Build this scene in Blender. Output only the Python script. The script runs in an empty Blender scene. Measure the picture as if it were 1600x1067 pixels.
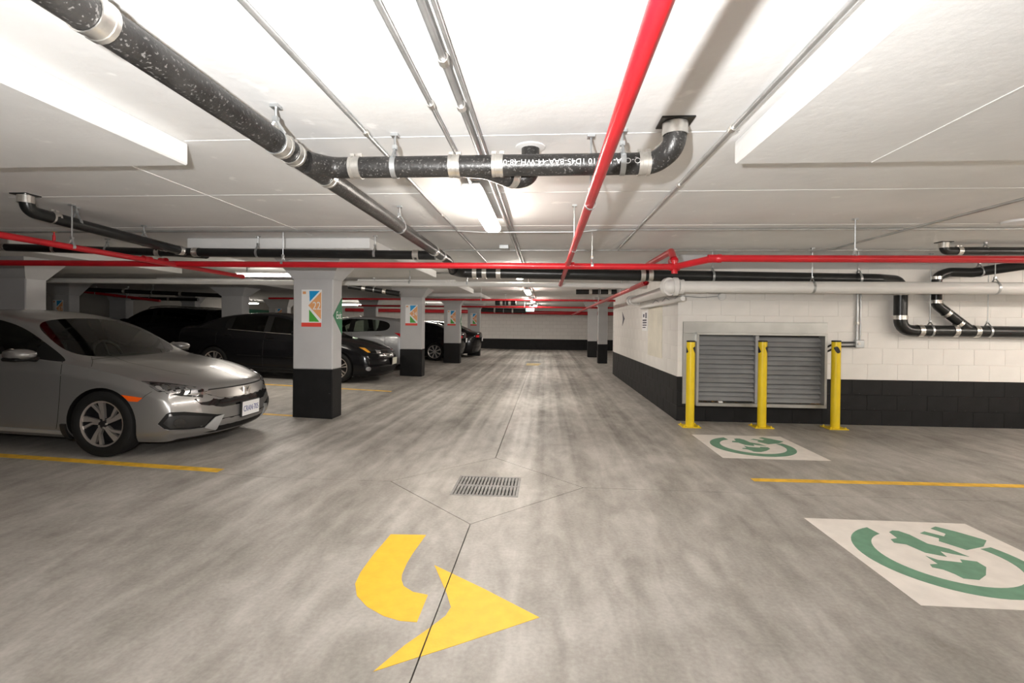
import bpy, bmesh, math, random
from mathutils import Vector, Matrix
from mathutils.bvhtree import BVHTree
from mathutils.geometry import delaunay_2d_cdt

random.seed(7)
SC = bpy.context.scene
COL = SC.collection
PI = math.pi

# ------------------------------------------------------------------ camera, world, lights, exposure
FOC, EYE = 755.0, 1.35
YAW, PITCH, ROLL = math.atan(53 / 755), math.radians(0.5), 0.010
FW = Vector((-math.sin(YAW) * math.cos(PITCH), math.cos(YAW) * math.cos(PITCH), -math.sin(PITCH)))
RT0 = Vector((math.cos(YAW), math.sin(YAW), 0))
UP0 = RT0.cross(FW)
RT = RT0 * math.cos(ROLL) + UP0 * math.sin(ROLL)
UP = UP0 * math.cos(ROLL) - RT0 * math.sin(ROLL)
PCX, PCY = 800.0, 514.56
cam_data = bpy.data.cameras.new('camera')
cam = bpy.data.objects.new('camera', cam_data)
COL.objects.link(cam)
cm = Matrix((RT, UP, -FW)).transposed().to_4x4()
cm.translation = (0, 0, EYE)
cam.matrix_world = cm
cam_data.sensor_width = 36
cam_data.lens = FOC * 36 / 1600
cam_data.shift_y = (PCY - 533.5) / 1600
cam_data.clip_start = 0.02
cam_data.clip_end = 200
SC.camera = cam

world = bpy.data.worlds.new('world')
SC.world = world
world.use_nodes = True
world.node_tree.nodes['Background'].inputs[0].default_value = (0.02, 0.02, 0.02, 1)
world.node_tree.nodes['Background'].inputs[1].default_value = 0.3

SC.view_settings.view_transform = 'Standard'
SC.view_settings.look = 'None'
SC.view_settings.gamma = 1
SC.view_settings.exposure = 0.17
SC.view_settings.use_curve_mapping = False

FLASH_POWER = 570.0
TUBE_STRENGTH = 60.0
flash = bpy.data.lights.new('camera_flash', 'SPOT')       # the photographer's flash, held just above the camera
flash.energy = FLASH_POWER
flash.color = (1.0, 0.985, 0.965)
flash.shadow_soft_size = 0.03
flash.spot_size = math.radians(160)
flash.spot_blend = 1.0
flash_o = bpy.data.objects.new('camera_flash', flash)
COL.objects.link(flash_o)
flash_o.location = (-0.30, -0.02, EYE + 0.17)
flash_o.rotation_euler = (math.radians(90 + 34), 0, YAW * 0.5)

CEIL = 2.38
SLOPE, SX0, SX1 = 0.035, -2.4, -8.5


def lerp_(a, b, t):
    return a + (b - a) * t


def fz(x):
    return SLOPE * max(0.0, min(SX0 - x, SX0 - SX1))


def ray(px, py):
    return FW + RT * ((px - PCX) / FOC) - UP * ((py - PCY) / FOC)


EYEP = Vector((0, 0, EYE))


def Zp(px, py, z):
    d = ray(px, py)
    return EYEP + d * ((z - EYE) / d.z)


def Yp(px, py, y):
    d = ray(px, py)
    return EYEP + d * (y / d.y)


def Xp(px, py, x):
    d = ray(px, py)
    return EYEP + d * (x / d.x)


def G(px, py):
    p = Zp(px, py, 0)
    for _ in range(20):
        p = Zp(px, py, fz(p.x))
    return p


# ------------------------------------------------------------------ materials
MATS = {}


def new_mat(name):
    m = bpy.data.materials.new(name)
    m.use_nodes = True
    nt = m.node_tree
    return m, nt, nt.nodes['Principled BSDF'], nt.nodes, nt.links


def mat(name, color, rough=0.5, metal=0.0, vary=0.0, vscale=6.0, bump=0.0, bscale=30.0, coat=0.0, spec=0.5, stretch=None, specks=None):
    if name in MATS:
        return MATS[name]
    m, nt, b, N, L = new_mat(name)
    c = (*color, 1)
    b.inputs['Base Color'].default_value = c
    b.inputs['Roughness'].default_value = rough
    b.inputs['Metallic'].default_value = metal
    b.inputs['Coat Weight'].default_value = coat
    b.inputs['Coat Roughness'].default_value = 0.05
    b.inputs['Specular IOR Level'].default_value = spec
    tc = N.new('ShaderNodeTexCoord')
    src = tc.outputs['Object']
    if stretch:
        mp = N.new('ShaderNodeMapping')
        mp.inputs['Scale'].default_value = stretch
        L.new(src, mp.inputs['Vector'])
        src = mp.outputs['Vector']
    col_out = None
    if vary > 0:
        n = N.new('ShaderNodeTexNoise')
        n.inputs['Scale'].default_value = vscale
        n.inputs['Detail'].default_value = 5
        L.new(src, n.inputs['Vector'])
        r = N.new('ShaderNodeValToRGB')
        r.color_ramp.elements[0].position = 0.3
        r.color_ramp.elements[1].position = 0.7
        r.color_ramp.elements[0].color = tuple(max(0, x * (1 - vary)) for x in color) + (1,)
        r.color_ramp.elements[1].color = tuple(min(1, x * (1 + vary)) for x in color) + (1,)
        L.new(n.outputs['Fac'], r.inputs['Fac'])
        col_out = r.outputs['Color']
    if specks:
        n = N.new('ShaderNodeTexNoise')
        n.inputs['Scale'].default_value = specks[1]
        n.inputs['Detail'].default_value = 3
        L.new(tc.outputs['Object'], n.inputs['Vector'])
        r = N.new('ShaderNodeMapRange')
        r.inputs['From Min'].default_value = specks[2]
        r.inputs['From Max'].default_value = specks[2] + 0.06
        L.new(n.outputs['Fac'], r.inputs['Value'])
        mx = N.new('ShaderNodeMix')
        mx.data_type = 'RGBA'
        if col_out:
            L.new(col_out, mx.inputs[6])
        else:
            mx.inputs[6].default_value = c
        mx.inputs[7].default_value = (*specks[0], 1)
        L.new(r.outputs['Result'], mx.inputs[0])
        col_out = mx.outputs[2]
    if col_out:
        L.new(col_out, b.inputs['Base Color'])
    if bump > 0:
        n = N.new('ShaderNodeTexNoise')
        n.inputs['Scale'].default_value = bscale
        n.inputs['Detail'].default_value = 4
        L.new(tc.outputs['Object'], n.inputs['Vector'])
        bp = N.new('ShaderNodeBump')
        bp.inputs['Strength'].default_value = bump
        bp.inputs['Distance'].default_value = 0.01
        L.new(n.outputs['Fac'], bp.inputs['Height'])
        L.new(bp.outputs['Normal'], b.inputs['Normal'])
    MATS[name] = m
    return m


def emit(name, color, strength, base=(0.9, 0.9, 0.9)):
    m, nt, b, N, L = new_mat(name)
    b.inputs['Base Color'].default_value = (*base, 1)
    b.inputs['Emission Color'].default_value = (*color, 1)
    b.inputs['Emission Strength'].default_value = strength
    MATS[name] = m
    return m


def glass_mat(name, tint, refl=1.0):
    m, nt, b, N, L = new_mat(name)
    N.remove(b)
    out = [n for n in N if n.type == 'OUTPUT_MATERIAL'][0]
    tr = N.new('ShaderNodeBsdfTransparent')
    tr.inputs[0].default_value = (*tint, 1)
    gl = N.new('ShaderNodeBsdfGlossy')
    gl.inputs['Roughness'].default_value = 0.03
    fr = N.new('ShaderNodeFresnel')
    fr.inputs['IOR'].default_value = 1.5
    mx = N.new('ShaderNodeMixShader')
    L.new(fr.outputs[0], mx.inputs[0])
    L.new(tr.outputs[0], mx.inputs[1])
    L.new(gl.outputs[0], mx.inputs[2])
    L.new(mx.outputs[0], out.inputs['Surface'])
    MATS[name] = m
    return m


def floor_material():
    m, nt, b, N, L = new_mat('troweled_concrete')
    tc = N.new('ShaderNodeTexCoord')

    def noise(scale, detail, sc=None, dist=0.0, rot=0.0, rough=0.55):
        n = N.new('ShaderNodeTexNoise')
        n.inputs['Scale'].default_value = scale
        n.inputs['Detail'].default_value = detail
        n.inputs['Roughness'].default_value = rough
        n.inputs['Distortion'].default_value = dist
        mp = N.new('ShaderNodeMapping')
        mp.inputs['Scale'].default_value = sc or (1, 1, 1)
        mp.inputs['Rotation'].default_value = (0, 0, rot)
        L.new(tc.outputs['Object'], mp.inputs['Vector'])
        L.new(mp.outputs[0], n.inputs['Vector'])
        return n.outputs['Fac']

    def math_(op, a, bb):
        n = N.new('ShaderNodeMath')
        n.operation = op
        for i, x in enumerate((a, bb)):
            if isinstance(x, (int, float)):
                n.inputs[i].default_value = x
            else:
                L.new(x, n.inputs[i])
        return n.outputs[0]
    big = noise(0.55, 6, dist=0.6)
    light_streak = noise(2.3, 3, (1.0, 0.035, 1.0))          # light and shadow streaks down the drive lane, painted into the colour
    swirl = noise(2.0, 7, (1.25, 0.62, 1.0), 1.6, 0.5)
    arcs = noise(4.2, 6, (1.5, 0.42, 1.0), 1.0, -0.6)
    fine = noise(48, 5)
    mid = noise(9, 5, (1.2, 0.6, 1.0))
    fine_light_streak = noise(6.5, 2, (1.0, 0.016, 1.0))  # finer light streaks along the lane, likewise put into the colour
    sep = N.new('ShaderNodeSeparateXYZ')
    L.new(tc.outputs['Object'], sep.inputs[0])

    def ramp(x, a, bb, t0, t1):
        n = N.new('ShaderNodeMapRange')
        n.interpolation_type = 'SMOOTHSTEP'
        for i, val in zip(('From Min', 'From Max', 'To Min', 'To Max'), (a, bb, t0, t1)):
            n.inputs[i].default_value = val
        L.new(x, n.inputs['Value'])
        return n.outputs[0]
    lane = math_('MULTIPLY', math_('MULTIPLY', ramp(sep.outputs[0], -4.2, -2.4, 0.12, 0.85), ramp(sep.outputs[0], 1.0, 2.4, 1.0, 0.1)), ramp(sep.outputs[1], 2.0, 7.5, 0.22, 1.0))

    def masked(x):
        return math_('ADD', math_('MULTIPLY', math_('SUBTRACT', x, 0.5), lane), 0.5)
    light_streak, fine_light_streak = masked(light_streak), masked(fine_light_streak)
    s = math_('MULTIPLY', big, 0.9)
    s = math_('ADD', s, math_('MULTIPLY', light_streak, 2.0))
    s = math_('ADD', s, math_('MULTIPLY', fine_light_streak, 1.25))
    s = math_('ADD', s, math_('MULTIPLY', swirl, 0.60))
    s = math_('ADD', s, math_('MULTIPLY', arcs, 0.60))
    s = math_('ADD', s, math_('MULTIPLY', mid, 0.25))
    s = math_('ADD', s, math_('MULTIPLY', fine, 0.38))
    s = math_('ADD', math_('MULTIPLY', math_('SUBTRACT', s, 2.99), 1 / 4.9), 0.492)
    r = N.new('ShaderNodeValToRGB')
    e = r.color_ramp.elements
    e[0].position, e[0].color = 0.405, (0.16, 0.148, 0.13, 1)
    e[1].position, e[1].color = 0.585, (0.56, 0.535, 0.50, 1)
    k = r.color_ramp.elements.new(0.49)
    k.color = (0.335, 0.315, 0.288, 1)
    L.new(s, r.inputs['Fac'])
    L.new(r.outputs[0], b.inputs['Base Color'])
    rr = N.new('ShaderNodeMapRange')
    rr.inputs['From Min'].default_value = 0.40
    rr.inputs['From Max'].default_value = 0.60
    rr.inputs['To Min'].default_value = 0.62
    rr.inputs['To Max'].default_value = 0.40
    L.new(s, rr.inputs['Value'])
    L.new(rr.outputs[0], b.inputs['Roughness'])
    bp = N.new('ShaderNodeBump')
    bp.inputs['Strength'].default_value = 0.12
    bp.inputs['Distance'].default_value = 0.004
    L.new(mid, bp.inputs['Height'])
    L.new(bp.outputs[0], b.inputs['Normal'])
    MATS['floor'] = m
    return m


def block_far_material():
    """painted blockwork too far off to see single blocks in relief: joints as fine bump"""
    m, nt, b, N, L = new_mat('far_painted_blockwork')
    tc = N.new('ShaderNodeTexCoord')
    sp = N.new('ShaderNodeSeparateXYZ')
    L.new(tc.outputs['Object'], sp.inputs[0])
    ad = N.new('ShaderNodeMath')
    ad.operation = 'ADD'
    L.new(sp.outputs[0], ad.inputs[0])
    L.new(sp.outputs[1], ad.inputs[1])
    cb = N.new('ShaderNodeCombineXYZ')
    L.new(ad.outputs[0], cb.inputs[0])
    L.new(sp.outputs[2], cb.inputs[1])
    br = N.new('ShaderNodeTexBrick')
    br.inputs['Scale'].default_value = 1
    br.inputs['Brick Width'].default_value = 0.4
    br.inputs['Row Height'].default_value = 0.2
    br.inputs['Mortar Size'].default_value = 0.008
    br.inputs['Color1'].default_value = (0.77, 0.75, 0.72, 1)
    br.inputs['Color2'].default_value = (0.73, 0.71, 0.68, 1)
    br.inputs['Mortar'].default_value = (0.62, 0.60, 0.57, 1)
    L.new(cb.outputs[0], br.inputs['Vector'])
    L.new(br.outputs['Color'], b.inputs['Base Color'])
    bp = N.new('ShaderNodeBump')
    bp.inputs['Strength'].default_value = 0.3
    bp.inputs['Distance'].default_value = 0.004
    bp.invert = True
    L.new(br.outputs['Fac'], bp.inputs['Height'])
    L.new(bp.outputs[0], b.inputs['Normal'])
    b.inputs['Roughness'].default_value = 0.55
    MATS['blockfar'] = m
    return m


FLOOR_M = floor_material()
BLOCKFAR = block_far_material()
M_CEIL = mat('white_ceiling_paint', (0.80, 0.80, 0.795), 0.75, vary=0.05, vscale=1.5, bump=0.25, bscale=14, specks=((0.93, 0.93, 0.92), 6.0, 0.68))
M_WHITE = mat('white_block_paint', (0.80, 0.775, 0.74), 0.6, vary=0.05, vscale=2.5, bump=0.15, bscale=60)
M_BLACKW = mat('black_wall_paint', (0.0075, 0.0075, 0.008), 0.6, spec=0.3, vary=0.3, vscale=5, bump=0.15, bscale=60, specks=((0.07, 0.07, 0.07), 16, 0.72))
M_COLW = mat('white_column_paint', (0.52, 0.52, 0.525), 0.6, vary=0.04, vscale=3, bump=0.1, bscale=25)
M_MORTAR = mat('painted_mortar', (0.74, 0.715, 0.68), 0.7)
M_DARK = mat('dark_joint', (0.03, 0.028, 0.025), 0.9)
M_IRON = mat('black_cast_iron', (0.022, 0.021, 0.02), 0.36, vary=0.5, vscale=8, bump=0.25, bscale=50, specks=((0.13, 0.125, 0.12), 85, 0.60))
M_IRON2 = mat('black_cast_iron_clean', (0.012, 0.013, 0.013), 0.3, vary=0.3, vscale=8, bump=0.1, bscale=40)
M_STEEL = mat('stainless_band', (0.72, 0.70, 0.66), 0.30, metal=0.9, vary=0.15, vscale=20)
M_GALV = mat('galvanised_steel', (0.52, 0.54, 0.55), 0.36, metal=0.85, vary=0.12, vscale=10)
M_CONDUIT = mat('conduit_steel', (0.50, 0.51, 0.51), 0.35, metal=0.75, vary=0.15, vscale=6)
M_RED = mat('red_pipe_enamel', (0.50, 0.010, 0.018), 0.33, vary=0.12, vscale=5, coat=0.08)
M_WPIPE = mat('white_pvc', (0.78, 0.77, 0.75), 0.35, vary=0.03, vscale=4)
M_YEL = mat('yellow_bollard_paint', (0.83, 0.60, 0.012), 0.34, vary=0.05, vscale=6, coat=0.2)
M_LINE = mat('yellow_floor_paint', (0.78, 0.46, 0.035), 0.55, vary=0.22, vscale=11, bump=0.1, bscale=60)
M_ARROW = mat('yellow_arrow_paint', (0.82, 0.49, 0.035), 0.5, vary=0.07, vscale=14, bump=0.1, bscale=60)
M_FWHITE = mat('white_floor_paint', (0.78, 0.73, 0.68), 0.55, vary=0.07, vscale=8)
M_FGREEN = mat('green_floor_paint', (0.14, 0.29, 0.195), 0.55, vary=0.12, vscale=12)
M_BLK = mat('black_plastic', (0.012, 0.012, 0.012), 0.45)
M_RUBBER = mat('tyre_rubber', (0.008, 0.008, 0.008), 0.75, spec=0.3, bump=0.1, bscale=60)
M_LOUV = mat('grey_louver_metal', (0.33, 0.335, 0.34), 0.45, metal=0.2, vary=0.1, vscale=4)
M_SHEET = mat('galvanised_sheet', (0.48, 0.48, 0.46), 0.34, metal=0.7, vary=0.12, vscale=3)
M_PLATEW = mat('white_enamel', (0.85, 0.85, 0.86), 0.4)
M_SIGNW = mat('sign_white', (0.9, 0.9, 0.9), 0.5)
M_SBLUE = mat('sign_blue', (0.01, 0.33, 0.72), 0.5)
M_SORANGE = mat('sign_orange', (0.85, 0.42, 0.18), 0.5)
M_SGREEN = mat('sign_green', (0.08, 0.42, 0.06), 0.5)
M_SRED = mat('sign_red', (0.80, 0.07, 0.05), 0.5)
M_EXITG = mat('exit_sign_green', (0.02, 0.19, 0.08), 0.5)
M_INK = mat('dark_ink', (0.05, 0.05, 0.08), 0.6)
M_PIPETXT = mat('white_pipe_lettering', (0.8, 0.8, 0.8), 0.5)
M_TUBE = emit('lit_diffuser', (1.0, 0.92, 0.82), TUBE_STRENGTH)
M_EXITLIT = emit('lit_exit_panel', (0.25, 0.9, 0.75), 2.0)
M_GRATE = mat('grate_steel', (0.25, 0.245, 0.235), 0.55, metal=0.15, vary=0.2, vscale=20)


# ------------------------------------------------------------------ mesh builder
class MB:
    def __init__(self):
        self.v, self.f, self.m = [], [], []

    def add(self, vs, fs, mi=0):
        o = len(self.v)
        self.v += [Vector(p) for p in vs]
        self.f += [tuple(i + o for i in f) for f in fs]
        self.m += [mi] * len(fs)
        return self

    def box(self, x0, x1, y0, y1, z0, z1, mi=0, M=None):
        vs = [Vector(p) for p in ((x0, y0, z0), (x1, y0, z0), (x1, y1, z0), (x0, y1, z0), (x0, y0, z1), (x1, y0, z1), (x1, y1, z1), (x0, y1, z1))]
        if M:
            vs = [M @ p for p in vs]
        return self.add(vs, [(0, 3, 2, 1), (4, 5, 6, 7), (0, 1, 5, 4), (1, 2, 6, 5), (2, 3, 7, 6), (3, 0, 4, 7)], mi)

    def cbox(self, x0, x1, y0, y1, z0, z1, c, mi=0, M=None):
        """box with chamfered edges"""
        vs, key = [], {}
        X, Y, Z = (x0, x1), (y0, y1), (z0, z1)
        for i in (0, 1):
            for j in (0, 1):
                for k in (0, 1):
                    p = [X[i], Y[j], Z[k]]
                    d = [c if i == 0 else -c, c if j == 0 else -c, c if k == 0 else -c]
                    for a in range(3):
                        q = [p[t] + (0 if t == a else d[t]) for t in range(3)]
                        key[(i, j, k, a)] = len(vs)
                        vs.append(Vector(q))
        fs = []
        for a in range(3):
            o = [t for t in range(3) if t != a]
            for s in (0, 1):
                ring = []
                for u, w in ((0, 0), (1, 0), (1, 1), (0, 1)):
                    idx = [0, 0, 0]
                    idx[a], idx[o[0]], idx[o[1]] = s, u, w
                    ring.append(key[(*idx, a)])
                fs.append(tuple(ring))
        for a in range(3):
            o = [t for t in range(3) if t != a]
            for u in (0, 1):
                for w in (0, 1):
                    i0, i1 = [0, 0, 0], [0, 0, 0]
                    i0[o[0]], i0[o[1]], i1[o[0]], i1[o[1]] = u, w, u, w
                    i0[a], i1[a] = 0, 1
                    fs.append((key[(*i0, o[0])], key[(*i0, o[1])], key[(*i1, o[1])], key[(*i1, o[0])]))
        for i in (0, 1):
            for j in (0, 1):
                for k in (0, 1):
                    fs.append(tuple(key[(i, j, k, a)] for a in range(3)))
        if M:
            vs = [M @ p for p in vs]
        return self.add(vs, fs, mi)

    def ring(self, c, t, r, n, ref=None):
        t = t.normalized()
        ref = ref or (Vector((0, 0, 1)) if abs(t.z) < 0.9 else Vector((1, 0, 0)))
        a = t.cross(ref).normalized()
        b = t.cross(a).normalized()
        return [c + (a * math.cos(2 * PI * i / n) + b * math.sin(2 * PI * i / n)) * r for i in range(n)]

    def tube(self, pts, r, n=12, cap=True, mi=0):
        pts = [Vector(p) for p in pts]
        rs = r if isinstance(r, (list, tuple)) else [r] * len(pts)
        o = len(self.v)
        ref = None
        prev_a = None
        for i, p in enumerate(pts):
            if i == 0:
                t = pts[1] - pts[0]
            elif i == len(pts) - 1:
                t = pts[-1] - pts[-2]
            else:
                t = (pts[i + 1] - p).normalized() + (p - pts[i - 1]).normalized()
            t.normalize()
            if prev_a is None:
                rf = Vector((0, 0, 1)) if abs(t.z) < 0.9 else Vector((1, 0, 0))
                a = t.cross(rf).normalized()
            else:
                a = (prev_a - t * prev_a.dot(t)).normalized()
            prev_a = a
            b = t.cross(a)
            self.v += [p + (a * math.cos(2 * PI * k / n) + b * math.sin(2 * PI * k / n)) * rs[i] for k in range(n)]
        for i in range(len(pts) - 1):
            for k in range(n):
                k2 = (k + 1) % n
                self.f.append((o + i * n + k, o + i * n + k2, o + (i + 1) * n + k2, o + (i + 1) * n + k))
                self.m.append(mi)
        if cap:
            self.f.append(tuple(o + k for k in range(n))[::-1])
            self.f.append(tuple(o + (len(pts) - 1) * n + k for k in range(n)))
            self.m += [mi, mi]
        return self

    def lathe(self, prof, c, axis, n=24, mi=0, closed=False):
        """prof: (radius, height along axis)"""
        axis = Vector(axis).normalized()
        c = Vector(c)
        rf = Vector((0, 0, 1)) if abs(axis.z) < 0.9 else Vector((1, 0, 0))
        a = axis.cross(rf).normalized()
        b = axis.cross(a)
        o = len(self.v)
        for r, h in prof:
            self.v += [c + axis * h + (a * math.cos(2 * PI * k / n) + b * math.sin(2 * PI * k / n)) * r for k in range(n)]
        R = len(prof)
        for i in range(R if closed else R - 1):
            i2 = (i + 1) % R
            for k in range(n):
                k2 = (k + 1) % n
                self.f.append((o + i * n + k, o + i * n + k2, o + i2 * n + k2, o + i2 * n + k))
                self.m.append(mi)
        if not closed:
            for i in (0, R - 1):
                if prof[i][0] > 1e-5:
                    self.f.append(tuple(o + i * n + k for k in range(n)))
                    self.m.append(mi)
        return self

    def prism(self, poly, h0, h1, M=None, mi=0):
        """poly in local XY, extruded along local Z"""
        n = len(poly)
        vs = [Vector((p[0], p[1], h0)) for p in poly] + [Vector((p[0], p[1], h1)) for p in poly]
        if M:
            vs = [M @ p for p in vs]
        fs = [tuple(range(n))[::-1], tuple(range(n, 2 * n))] + [(i, (i + 1) % n, n + (i + 1) % n, n + i) for i in range(n)]
        return self.add(vs, fs, mi)

    def build(self, name, m, parent=None, smooth=None, local=False, fix=True):
        me = bpy.data.meshes.new(name)
        vs = self.v
        if parent is not None and not local:
            inv = ROOTM.get(parent.name, Matrix.Identity(4)).inverted()
            vs = [inv @ p for p in vs]
        me.from_pydata([tuple(p) for p in vs], [], self.f)
        for x in (m if isinstance(m, (list, tuple)) else [m]):
            me.materials.append(x)
        me.polygons.foreach_set('material_index', self.m)
        if fix:
            bm = bmesh.new()
            bm.from_mesh(me)
            bmesh.ops.recalc_face_normals(bm, faces=bm.faces)
            bm.to_mesh(me)
            bm.free()
        if smooth is not None:
            me.polygons.foreach_set('use_smooth', [True] * len(me.polygons))
            me.set_sharp_from_angle(angle=math.radians(smooth))
        me.update()
        o = bpy.data.objects.new(name, me)
        COL.objects.link(o)
        if parent is not None:
            o.parent = parent
            PM[o.name] = parent.name
            ROOTM[o.name] = ROOTM.get(parent.name, Matrix.Identity(4))
        return o


ROOTM, PM = {}, {}


def tag(o, label, cat, group=None, kind=None):
    o['label'] = label
    o['category'] = cat
    if group:
        o['group'] = group
    if kind:
        o['kind'] = kind
    return o


def thing(name, loc, label, cat, group=None, M=None):
    o = bpy.data.objects.new(name, None)
    o.empty_display_size = 0.1
    COL.objects.link(o)
    mw = M if M is not None else Matrix.Translation(Vector(loc))
    o.matrix_world = mw
    ROOTM[o.name] = mw
    return tag(o, label, cat, group)


def struct(o):
    o['kind'] = 'structure'
    return o


def copy_thing(o, loc, label):
    """copy a thing with its parts and their sub-parts to a new place"""
    def rec(x, par):
        c = x.copy()
        COL.objects.link(c)
        if par is not None:
            c.parent = par
        for ch in list(x.children):
            rec(ch, c)
        return c
    c = rec(o, None)
    c.location = loc
    c['label'] = label
    return c


def arc_path(pts, rad, n=6):
    """polyline with rounded corners"""
    pts = [Vector(p) for p in pts]
    out = [pts[0]]
    for i in range(1, len(pts) - 1):
        a, b, c = pts[i - 1], pts[i], pts[i + 1]
        u, w = (a - b), (c - b)
        lu, lw = u.length, w.length
        u.normalize()
        w.normalize()
        ang = u.angle(w)
        if ang > PI - 0.02:
            continue
        t = min(rad / math.tan(ang / 2), lu * 0.49, lw * 0.49)
        p0, p1 = b + u * t, b + w * t
        for k in range(n + 1):
            s = k / n
            out.append(p0 * (1 - s) ** 2 + b * 2 * s * (1 - s) + p1 * s * s)
    out.append(pts[-1])
    return out


def text_mesh(s, size, extrude=0.0006, align='CENTER'):
    cu = bpy.data.curves.new('lettering', 'FONT')
    cu.body = s
    cu.size = size
    cu.extrude = extrude
    cu.align_x = align
    cu.align_y = 'CENTER'
    cu.resolution_u = 3
    o = bpy.data.objects.new('lettering', cu)
    COL.objects.link(o)
    dg = bpy.context.evaluated_depsgraph_get()
    me = bpy.data.meshes.new_from_object(o.evaluated_get(dg))
    vs = [v.co.copy() for v in me.vertices]
    fs = [tuple(p.vertices) for p in me.polygons]
    bpy.data.objects.remove(o)
    bpy.data.curves.remove(cu)
    bpy.data.meshes.remove(me)
    return vs, fs


def text_obj(name, s, size, m, parent, M, sx=1.0):
    """M maps text plane (x right, y up, z out) to the world"""
    vs, fs = text_mesh(s, size)
    b = MB()
    b.add([M @ Vector((p.x * sx, p.y, p.z)) for p in vs], fs)
    return b.build(name, m, parent, fix=False)


# ================================================================== FLOOR
XJ = -0.497                       # joint along the lane
g = 0.0032
DC, DR = 4.055, 0.82              # drain diamond centre and reach
YN, YF = -7.0, 27.2
XL, XR = -14.6, 9.0
floor_bm = MB()
fl_rows = [(-15.5, fz(-15.5)), (SX1, fz(SX1)), (SX0, 0), (9.5, 0)]
floor_bm = MB()
for (xa, za), (xb, zb) in zip(fl_rows[:-1], fl_rows[1:]):
    floor_bm.add([(xa, YN - 0.5, za - 0.03), (xb, YN - 0.5, zb - 0.03), (xb, YF + 0.5, zb - 0.03), (xa, YF + 0.5, za - 0.03)], [(0, 1, 2, 3)])
floor = struct(floor_bm.build('floor', M_DARK, fix=False))
tag(floor, 'grey trowelled concrete garage floor with sawn joints and a drain diamond', 'floor')


def slab(polys):
    """a concrete slab panel: planar top polygons sharing a thickness"""
    b = MB()
    for poly in polys:
        n = len(poly)
        top = [(x, y, fz(x)) for x, y in poly]
        bot = [(x, y, fz(x) - 0.025) for x, y in poly]
        b.add(top + bot, [tuple(range(n))] + [(i, n + i, n + (i + 1) % n, (i + 1) % n) for i in range(n)])
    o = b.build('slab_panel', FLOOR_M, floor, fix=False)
    return o


def strips(x0, x1, y0, y1):
    xs = sorted({x0, x1, *[x for x in (SX1, SX0) if x0 < x < x1]})
    return [[(a, y0), (b, y0), (b, y1), (a, y1)] for a, b in zip(xs[:-1], xs[1:])]


# left near, left far, right near, right far around the diamond; the diamond itself has a square hole for the grate
dg_ = DR - g * 1.5
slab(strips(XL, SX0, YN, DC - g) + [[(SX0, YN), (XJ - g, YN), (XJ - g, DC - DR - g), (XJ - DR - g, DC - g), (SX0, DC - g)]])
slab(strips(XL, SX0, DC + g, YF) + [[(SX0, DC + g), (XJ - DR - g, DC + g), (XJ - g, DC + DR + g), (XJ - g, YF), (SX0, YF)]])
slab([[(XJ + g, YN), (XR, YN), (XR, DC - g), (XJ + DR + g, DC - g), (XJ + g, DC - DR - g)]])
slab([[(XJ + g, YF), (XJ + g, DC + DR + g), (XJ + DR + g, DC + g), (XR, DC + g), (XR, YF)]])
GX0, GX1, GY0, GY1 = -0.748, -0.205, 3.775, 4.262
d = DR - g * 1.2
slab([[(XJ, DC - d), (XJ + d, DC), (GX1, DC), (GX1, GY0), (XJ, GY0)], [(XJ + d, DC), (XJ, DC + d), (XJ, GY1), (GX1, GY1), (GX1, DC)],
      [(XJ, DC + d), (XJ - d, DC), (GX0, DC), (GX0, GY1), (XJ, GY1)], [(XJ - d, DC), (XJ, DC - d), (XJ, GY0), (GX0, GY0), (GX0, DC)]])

# drain grate
gr = thing('drain_grate', ((GX0 + GX1) / 2, (GY0 + GY1) / 2, 0), 'square steel drain grate set in the floor of the drive lane', 'drain')
b = MB()
fw = 0.022
for x0, x1, y0, y1 in ((GX0, GX1, GY0, GY0 + fw), (GX0, GX1, GY1 - fw, GY1), (GX0, GX0 + fw, GY0 + fw, GY1 - fw), (GX1 - fw, GX1, GY0 + fw, GY1 - fw)):
    b.box(x0, x1, y0, y1, -0.028, 0.003)
b.build('grate_frame', M_GRATE, gr)
b = MB()
ym = (GY0 + GY1) / 2
b.box(GX0 + fw, GX1 - fw, ym - 0.018, ym + 0.018, -0.02, 0.002)
b.build('cross_bar', M_GRATE, gr)
b = MB()
b.box(GX0 + fw, GX1 - fw, GY0 + fw, GY1 - fw, -0.029, -0.026)
b.build('sump', M_DARK, gr)
NB = 17
first = None
for row, (y0, y1) in enumerate(((GY0 + fw, ym - 0.018), (ym + 0.018, GY1 - fw))):
    for i in range(NB):
        xc = GX0 + fw + (GX1 - GX0 - 2 * fw) * (i + 0.5) / NB
        if first is None:
            bb = MB()
            bb.box(xc - 0.0095, xc + 0.0095, y0, y1, -0.02, 0.002)
            first = bb.build('bar', M_GRATE, gr)
            fx, fy = xc, y0
        else:
            o = first.copy()
            COL.objects.link(o)
            o.parent = gr
            o.location = (xc - fx, y0 - fy, 0)


def flat(name, polys, m, parent=None, h=0.0016, lift=0.0):
    """thin paint on the floor; follows the floor's fall"""
    b = MB()
    for poly in polys:
        n = len(poly)
        top = [(p[0], p[1], fz(p[0]) + h + lift) for p in poly]
        bot = [(p[0], p[1], fz(p[0]) + 0.0002) for p in poly]
        b.add(top + bot, [tuple(range(n))] + [(i, n + i, n + (i + 1) % n, (i + 1) % n) for i in range(n)])
    return b.build(name, m, parent)


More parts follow.
